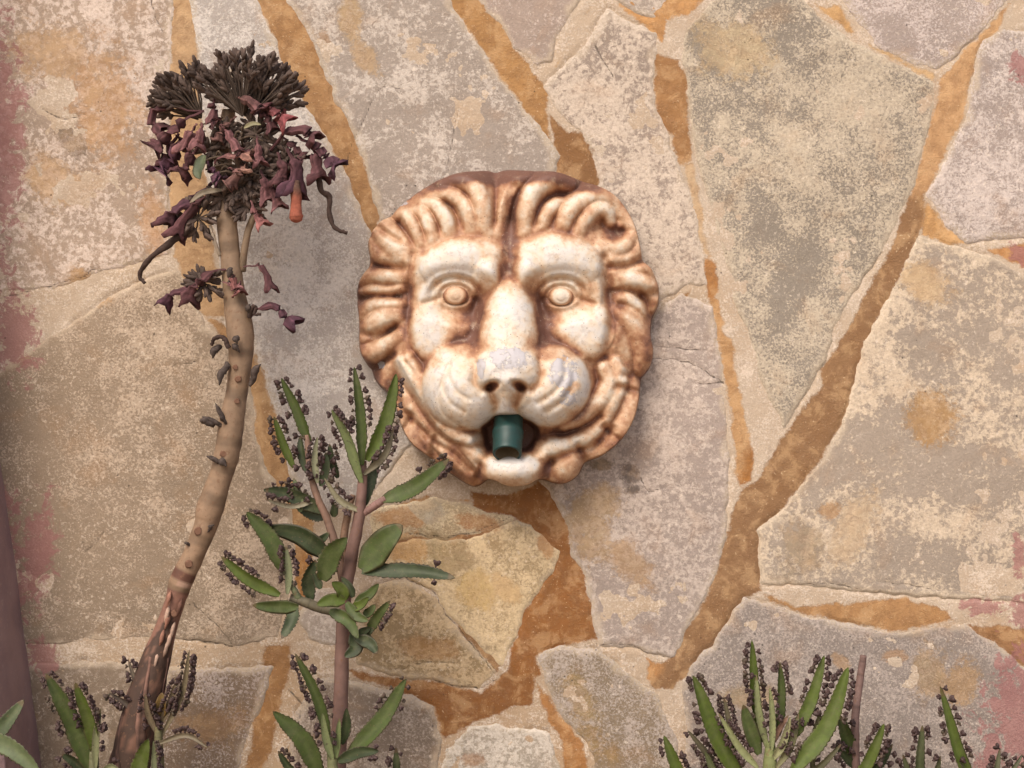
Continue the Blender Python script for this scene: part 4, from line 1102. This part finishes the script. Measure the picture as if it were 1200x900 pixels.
for k in range(9):
    y = 690 + k * 9 + random.uniform(-4, 4); x = np.interp(y, [680, 738, 775], [213, 194, 182]) + random.uniform(-9, 9)
    under(tube_mesh([(x, y, .119, .6), (x - 2, y + 6, .1245, 2.2), (x - 4, y + 14, .125, 1.8), (x - 6, y + 20, .122, .5)], flat(random.choice(((190, 158, 138), (120, 84, 70), (168, 120, 100))), .15), 7, 10, .4, k).build('peeling_skin', M_BARK), tall)
for k in range(14):
    a = R(random.uniform(15, 165)); L = random.uniform(30, 62); ox, oy = random.uniform(250, 290), random.uniform(150, 215)
    under(tube_mesh([(ox, oy, .12, 1.5), (ox + math.cos(a) * L * .5, oy - math.sin(a) * L * .3, .13, 1.2), (ox + math.cos(a) * L, oy - math.sin(a) * L * .4 + 8, .13, .9)], flat((104, 88, 74), .2), 6, 14, .2, k).build('flower_stalk', M_DRY), tall)

# ------------------------------------------------------------------ green succulents
def plant(name, label, group, at):
    r = empty(name, at); tag(r, label, 'plant', group); return r
def fix(root):
    for o in bpy.data.objects:
        if o.parent == root: o.matrix_parent_inverse = Matrix.Translation(-root.location)
GRP = 'toothed succulents growing along the foot of the wall'
PSTEM = (132, 102, 92)
mid = plant('toothed_succulent', 'tallest green succulent with toothed leaves on a branching purple stem below the lion', GRP, P(394, 1050, .1))
def stem(root, pts, c=PSTEM, knob=.08, nm='stem'):
    c = alb(c)
    def cf(u, a, z):
        k = c * (1 + random.uniform(-.08, .08) + z * .6)
        if abs((u * 9) % 1 - .5) < .05: k = k * .75
        return tuple(k)
    tube_mesh(pts, cf, 12, 60, knob, 31).build(nm, M_STEM, root)
stem(mid, [(392, 1060, .09, 10), (396, 900, .09, 9), (399, 830, .095, 8.5), (401, 760, .10, 8), (404, 700, .105, 7.5), (412, 650, .11, 7), (420, 610, .115, 6.5), (424, 575, .115, 5.5), (426, 540, .115, 3.5)])
stem(mid, [(404, 690, .10, 5.5), (396, 650, .10, 5), (384, 610, .10, 4.5), (370, 578, .10, 4), (362, 540, .095, 3.5), (360, 510, .09, 3)], (142, 112, 96), nm='branch')
stem(mid, [(404, 680, .095, 5), (402, 640, .09, 4.5), (408, 600, .09, 4), (414, 580, .09, 3)], (150, 118, 96), nm='branch')
stem(mid, [(404, 716, .105, 6), (380, 714, .11, 5.5), (358, 706, .115, 5.5), (340, 700, .115, 4)], (112, 104, 84), nm='branch')
stem(mid, [(426, 602, .115, 3.5), (440, 592, .12, 4.5), (452, 584, .125, 3.5)], (150, 116, 108), nm='branch')
stem(mid, [(352, 704, .115, 4), (344, 690, .12, 3.5), (334, 668, .12, 3)], (128, 134, 100), nm='branch')
L_ = lambda *a, **k: leaf(mid, *a, **k)
L_((364, 522, .09), (330, 443, .10), 17, GREEN, (2, 0), .4, -15, 16, [(-1, .45, 1, 7), (1, .45, 1, 7)])
L_((344, 548, .09), (321, 488, .10), 13, BRIGHT, (-2, 0), .4, 15, 16, [(-1, .2, 1, 9), (1, .2, 1, 7)])
L_((424, 545, .12), (415, 430, .13), 16, GREEN, (3, 0), .5, 10, 18, [(-1, .35, 1, 10), (1, .4, 1, 7)])
L_((424, 566, .12), (389, 480, .14), 17, (124, 136, 88), (4, -4), .5, -25, 18, [(-1, .5, 1, 7), (1, .6, 1, 6)], M_UNDER)
L_((430, 540, .12), (464, 438, .115), 23, BRIGHT, (5, 4), .35, 20, 18, [(1, .2, .95, 13)])
L_((426, 556, .12), (461, 502, .13), 12, (148, 140, 116), (6, 4), .5, 30, 16, [(1, .2, 1, 8), (-1, .3, 1, 8)], M_UNDER)
L_((428, 592, .11), (446, 520, .09), 16, DARK, (1, -4), .3, 0, 12)
L_((449, 586, .125), (526, 538, .15), 27, GREEN, (2, 8), .30, -15, 20, [(-1, .55, 1, 5), (1, .75, 1, 5), (0, .97, 1, 4)])
L_((378, 600, .10), (309, 574, .11), 24, DARK, (0, -6), .3, -10, 16, [(1, .4, .9, 4)])
L_((382, 606, .09), (344, 590, .09), 18, (92, 102, 78), (2, 4), .3, 0, 12)
L_((372, 586, .10), (310, 585, .12), 8, (150, 140, 116), (0, 8), .5, 0, 10, [(0, .6, 1, 6)], M_UNDER)
L_((332, 668, .12), (289, 600, .13), 27, GREEN, (6, -2), .25, 10, 18, [(1, .75, 1, 4), (-1, .85, 1, 3)])
L_((386, 654, .11), (311, 618, .115), 28, DARK, (6, -8), .25, -20, 0, [(0, .96, 1, 2)])
L_((328, 697, .12), (259, 652, .13), 19, BRIGHT, (-1, 5), .35, -10, 14, [(-1, .35, 1, 12), (1, .4, 1, 10)])
L_((350, 711, .12), (296, 709, .135), 18, GREEN, (0, 1), .3, -10, 0)
L_((346, 712, .12), (330, 748, .14), 20, DARK, (3, 0), .3, 10, 10)
L_((364, 704, .11), (370, 656, .115), 20, DARK, (-6, 0), .35, 15, 10, [(0, .9, 1, 2)])
L_((337, 696, .125), (335, 640, .13), 11, (132, 138, 104), (3, 0), .5, 0, 16, [(-1, .3, 1, 7), (1, .2, 1, 8)], M_UNDER)
L_((378, 680, .12), (406, 630, .135), 32, GREEN, (-4, -4), .25, 10, 12)
L_((424, 668, .12), (471, 615, .13), 38, GREEN, (0, -3), .2, -10, 0)
L_((424, 670, .12), (533, 677, .145), 23, DARK, (6, -4), .3, -15, 18, [(0, .7, .9, 2)])
L_((404, 704, .13), (389, 682, .14), 17, BRIGHT, (4, -2), .3, 0, 0)
L_((404, 704, .13), (371, 709, .145), 18, BRIGHT, (0, -3), .3, 0, 0)
L_((406, 706, .13), (432, 728, .14), 15, GREEN, (-2, 4), .3, 0, 0)
L_((416, 706, .13), (444, 684, .135), 14, GREEN, (2, 2), .3, 0, 0)
L_((414, 700, .12), (400, 676, .12), 12, DARK, (2, 0), .3, 0, 0)
L_((412, 712, .13), (432, 700, .14), 13, BRIGHT, (0, 3), .3, 0, 0)
L_((386, 716, .13), (420, 748, .14), 19, GREEN, (4, -5), .3, 0, 10)
L_((430, 744, .12), (457, 704, .135), 15, GREEN, (-1, -2), .35, 10, 12, [(1, .3, 1, 6)])
L_((417, 748, .13), (442, 766, .14), 17, DARK, (4, -3), .3, 0, 0)
L_((414, 740, .12), (404, 770, .13), 20, DARK, (8, 4), .3, 0, 0)
L_((420, 752, .125), (434, 736, .13), 13, DARK, (-3, -2), .3, 0, 0)
L_((430, 752, .125), (438, 736, .13), 11, DARK, (-3, -2), .3, 0, 0)
L_((366, 636, .10), (386, 624, .105), 12, DARK, (0, 3), .3, 0, 0)
L_((391, 606, .10), (393, 588, .105), 11, DARK, (0, 0), .3, 0, 0)
L_((376, 570, .10), (382, 530, .10), 14, (96, 112, 78), (2, 0), .4, 20, 14, [(0, .2, 1, 9)])
L_((366, 560, .09), (352, 510, .085), 15, DARK, (-4, 0), .4, -20, 12, [(0, .3, 1, 8)])
L_((396, 560, .09), (386, 520, .09), 12, DARK, (-2, 0), .4, 0, 12, [(0, .3, 1, 8)])
L_((372, 566, .105), (372, 512, .11), 10, (150, 150, 120), (-3, 0), .5, 0, 14, [(-1, .1, 1, 7), (1, .1, 1, 7)], M_UNDER)
L_((424, 600, .12), (380, 560, .12), 10, (140, 132, 104), (-4, 6), .5, 0, 14, [(0, .2, 1, 9)], M_UNDER)
L_((352, 600, .105), (344, 560, .10), 12, (104, 118, 76), (2, 0), .4, 0, 12, [(0, .3, 1, 6)])
L_((376, 690, .12), (368, 672, .12), 11, DARK, (0, 0), .4, 0, 0)
L_((426, 720, .125), (440, 708, .13), 12, (98, 112, 66), (0, 3), .3, 0, 0)
fix(mid)

cb = plant('toothed_succulent', 'low green succulent before the purple stem, plantlets along one upright leaf', GRP, P(392, 1050, .15))
L2 = lambda *a, **k: leaf(cb, *a, **k)
stem(cb, [(392, 1060, .15, 7), (390, 960, .15, 6.5), (390, 905, .15, 6), (388, 862, .15, 5)], (128, 130, 92))
L2((387, 872, .15), (346, 766, .17), 16, GREEN, (4, -4), .45, 10, 18, [(-1, .3, 1, 12), (1, .2, 1, 10)])
L2((376, 912, .15), (320, 834, .17), 28, GREEN, (6, -6), .25, 15, 20)
L2((408, 886, .15), (476, 796, .165), 26, GREEN, (6, 2), .25, -15, 20, [(-1, .5, 1, 4), (1, .7, 1, 4)])
L2((400, 872, .15), (406, 830, .16), 15, DARK, (3, 0), .4, 0, 10)
L2((396, 892, .16), (444, 880, .18), 18, DARK, (0, -4), .3, 0, 14, [(0, .8, 1, 4)])
L2((390, 890, .155), (378, 836, .17), 12, (140, 150, 104), (-2, 0), .5, 0, 14, [(0, .3, 1, 6)], M_UNDER)
L2((394, 888, .155), (398, 842, .165), 10, (126, 140, 90), (0, 0), .5, 0, 14, None)
L2((352, 914, .14), (326, 880, .15), 12, DARK, (-2, 0), .4, 0, 12, [(0, .2, 1, 8)])
L2((462, 950, .13), (464, 876, .14), 15, DARK, (2, 0), .4, 0, 12, [(0, .4, 1, 8)])
fix(cb)

pa = plant('toothed_succulent', 'green succulent with two upright plantlet fringed leaves beside the withered stalk at bottom left', GRP, P(108, 1050, .15))
L3 = lambda *a, **k: leaf(pa, *a, **k)
stem(pa, [(112, 1060, .14, 6), (111, 960, .14, 6), (110, 880, .14, 5)], (128, 128, 96))
L3((104, 900, .14), (54, 790, .16), 27, GREEN, (4, -2), .3, 15, 20, [(-1, .4, 1, 8), (1, .6, 1, 7)])
L3((113, 885, .14), (88, 800, .165), 19, BRIGHT, (2, -3), .35, 0, 18, [(-1, .4, 1, 9), (1, .3, 1, 11)])
L3((112, 900, .145), (118, 830, .15), 11, (132, 134, 96), (-2, 0), .5, 0, 14, [(1, .2, 1, 7)], M_UNDER)
L3((118, 910, .15), (142, 905, .16), 12, (132, 134, 96), (0, -8), .5, 0, 10, [(0, .2, 1, 4)], M_UNDER)
L3((100, 906, .14), (72, 884, .15), 14, DARK, (0, -3), .4, 0, 10, [(0, .4, 1, 6)])
fix(pa)

pd = plant('toothed_succulent', 'small succulent with thin spotted stalks of dark plantlets at the foot of the withered stalk', GRP, P(186, 1050, .15))
L4 = lambda *a, **k: leaf(pd, *a, **k)
stem(pd, [(188, 1060, .14, 6), (188, 940, .14, 6), (186, 880, .14, 5), (186, 850, .14, 4)], (124, 118, 84))
L4((158, 930, .15), (174, 866, .17), 26, BRIGHT, (-2, 0), .3, 0, 16)
L4((190, 862, .14), (222, 762, .155), 9, (126, 112, 86), (8, 0), .5, 0, 12, [(-1, .25, 1, 12), (1, .35, 1, 12)], M_UNDER)
L4((188, 850, .14), (206, 800, .15), 10, (120, 104, 80), (2, 0), .5, 0, 12, [(-1, .3, 1, 9), (1, .4, 1, 9)], M_UNDER)
L4((184, 860, .14), (170, 812, .155), 9, (132, 116, 92), (-3, 0), .5, 0, 12, [(0, .1, 1, 10)], M_UNDER)
L4((188, 842, .14), (190, 812, .15), 16, (140, 112, 62), (0, 0), .4, 0, 0)
L4((178, 850, .12), (150, 772, .115), 8, (100, 86, 72), (-2, -4), .5, 0, 12, [(0, .55, 1, 9)], M_UNDER)
L4((172, 850, .12), (128, 812, .13), 8, (96, 82, 72), (-2, -6), .5, 0, 12, [(0, .5, 1, 12)], M_UNDER)
L4((184, 872, .15), (244, 876, .16), 8, (122, 108, 84), (4, -12), .5, 0, 10, [(0, .3, 1, 7)], M_UNDER)
L4((182, 930, .16), (180, 868, .165), 9, (120, 124, 90), (0, 0), .5, 0, 12, [(1, .1, 1, 9)], M_UNDER)
fix(pd)

pl_ = plant('toothed_succulent', 'succulent mostly out of frame at the lower left corner, two pale green leaves reaching in', GRP, P(-30, 1050, .28))
L5 = lambda *a, **k: leaf(pl_, *a, **k)
stem(pl_, [(-32, 1060, .28, 8), (-30, 950, .28, 7), (-28, 870, .28, 6)], (124, 124, 96))
L5((-28, 880, .28), (28, 820, .27), 23, (84, 96, 62), (0, 6), .3, 0, 14)
L5((-28, 862, .29), (48, 908, .30), 25, (100, 112, 74), (4, -8), .3, 0, 16)
L5((-30, 870, .28), (-60, 800, .28), 22, GREEN, (0, 0), .3, 0, 14)
fix(pl_)

pe = plant('toothed_succulent', 'bushy green succulent of tall upright leaves at bottom right, in front of the grey stone', GRP, P(900, 1060, .17))
L6 = lambda *a, **k: leaf(pe, *a, **k)
stem(pe, [(902, 1060, .16, 9), (902, 960, .16, 9), (902, 905, .16, 8), (903, 870, .16, 5)], (134, 140, 90))
L6((868, 915, .16), (812, 792, .175), 28, BRIGHT, (-2, 6), .3, 15, 22, [(-1, .5, 1, 5), (1, .8, 1, 4), (0, .96, 1, 4)])
L6((892, 870, .155), (881, 750, .165), 15, BRIGHT, (-2, 0), .4, 0, 18, [(-1, .4, 1, 10), (1, .4, 1, 10)])
L6((900, 880, .16), (886, 790, .17), 11, (146, 152, 106), (-4, 0), .5, 0, 14, [(0, .2, 1, 8)], M_UNDER)
L6((912, 862, .15), (914, 776, .16), 14, GREEN, (2, 0), .4, 10, 14, [(1, .6, 1, 6), (-1, .9, 1, 2)])
L6((918, 878, .16), (966, 768, .165), 19, BRIGHT, (6, 4), .35, -10, 20, [(-1, .4, 1, 9), (1, .55, 1, 9)])
L6((928, 905, .17), (994, 782, .175), 27, BRIGHT, (8, 8), .3, -15, 22, [(-1, .5, 1, 9), (1, .6, 1, 8)])
L6((890, 884, .165), (871, 826, .175), 20, GREEN, (-2, 0), .3, 10, 0)
L6((808, 930, .16), (778, 862, .17), 19, BRIGHT, (0, 4), .35, 0, 18, [(0, .3, 1, 9)])
L6((888, 900, .165), (842, 836, .175), 11, (156, 160, 112), (0, 6), .5, 0, 14, [(-1, .2, 1, 10), (1, .3, 1, 10)], M_UNDER)
L6((904, 880, .165), (902, 806, .175), 10, (150, 156, 108), (2, 0), .5, 0, 14, [(0, .4, 1, 7)], M_UNDER)
L6((906, 890, .165), (926, 840, .175), 12, (160, 158, 116), (2, 4), .5, 0, 14, [(1, .3, 1, 8)], M_UNDER)
L6((910, 900, .165), (936, 836, .17), 11, (134, 130, 92), (4, 4), .5, 0, 14, [(0, .3, 1, 10)], M_UNDER)
L6((860, 900, .15), (848, 816, .15), 10, (110, 100, 76), (2, 0), .5, 0, 14, [(-1, .35, 1, 12), (1, .35, 1, 12)], M_UNDER)
L6((850, 910, .15), (806, 856, .155), 10, (104, 96, 74), (0, 0), .5, 0, 14, [(0, .2, 1, 14)], M_UNDER)
L6((952, 905, .15), (962, 832, .15), 11, (112, 108, 74), (-4, 0), .5, 0, 14, [(0, .2, 1, 14)], M_UNDER)
L6((940, 912, .16), (986, 872, .165), 10, (110, 106, 74), (0, 4), .5, 0, 14, [(0, .2, 1, 10)], M_UNDER)
L6((846, 930, .16), (826, 880, .165), 12, (104, 112, 70), (0, 0), .5, 0, 14, [(0, .2, 1, 12)])
L6((904, 874, .16), (924, 838, .165), 8, (170, 130, 110), (-2, 0), .5, 0, 0)
fix(pe)

pf_ = plant('toothed_succulent', 'succulent with a bare pinkish stub and short bright leaves, right of the bushy one', GRP, P(1004, 1060, .14))
L7 = lambda *a, **k: leaf(pf_, *a, **k)
stem(pf_, [(1006, 1060, .13, 5.5), (1004, 940, .13, 5), (1002, 870, .13, 4.8), (1003, 830, .125, 4.4), (1008, 795, .12, 4.2), (1012, 768, .12, 3.6)], (134, 106, 98))
L7((998, 925, .15), (1036, 848, .165), 18, BRIGHT, (2, 4), .35, -10, 20, [(-1, .5, 1, 6), (1, .5, 1, 8), (0, .95, 1, 4)])
L7((1004, 890, .13), (984, 838, .14), 21, GREEN, (-2, 0), .3, 0, 12, [(0, .7, 1, 4)])
L7((1006, 920, .14), (1046, 872, .15), 14, DARK, (2, 3), .4, 0, 12, [(0, .3, 1, 10)])
L7((1002, 900, .13), (978, 872, .14), 12, DARK, (0, 0), .4, 0, 12, [(0, .3, 1, 9)])
for q in ((1016, 838), (1020, 826), (1000, 816)): pass
fix(pf_)

pg_ = plant('toothed_succulent', 'short dark leaf tipped with a knot of plantlets, between the two right hand succulents', GRP, P(1080, 1060, .10))
L8 = lambda *a, **k: leaf(pg_, *a, **k)
stem(pg_, [(1080, 1060, .09, 5), (1080, 930, .09, 5)], (120, 120, 84))
L8((1080, 935, .09), (1081, 850, .10), 15, (84, 92, 60), (-3, 0), .4, 0, 14, [(0, .8, 1, 9), (0, .3, .8, 6)])
L8((1080, 945, .09), (1058, 884, .10), 12, (92, 96, 66), (-2, 0), .4, 0, 14, [(0, .3, 1, 10)])
L8((1082, 945, .09), (1102, 886, .10), 12, (92, 96, 66), (2, 0), .4, 0, 14, [(0, .3, 1, 10)])
fix(pg_)

ph_ = plant('toothed_succulent', 'single long curved leaf fringed with plantlets near the bottom right corner', GRP, P(1160, 1060, .16))
L9 = lambda *a, **k: leaf(ph_, *a, **k)
stem(ph_, [(1160, 1060, .15, 6), (1156, 950, .15, 6)], (130, 130, 92))
L9((1150, 940, .15), (1102, 804, .17), 19, BRIGHT, (-4, 8), .35, 15, 22, [(-1, .45, 1, 8), (1, .4, 1, 10)])
L9((1158, 950, .14), (1172, 876, .14), 10, (98, 100, 74), (0, 0), .4, 0, 14, [(0, .3, 1, 12)])
L9((1158, 950, .14), (1198, 884, .14), 10, (98, 100, 74), (0, 0), .4, 0, 14, [(0, .3, 1, 10)])
L9((1150, 946, .15), (1122, 890, .16), 10, (98, 100, 74), (0, 0), .4, 0, 14, [(0, .3, 1, 8)])
fix(ph_)
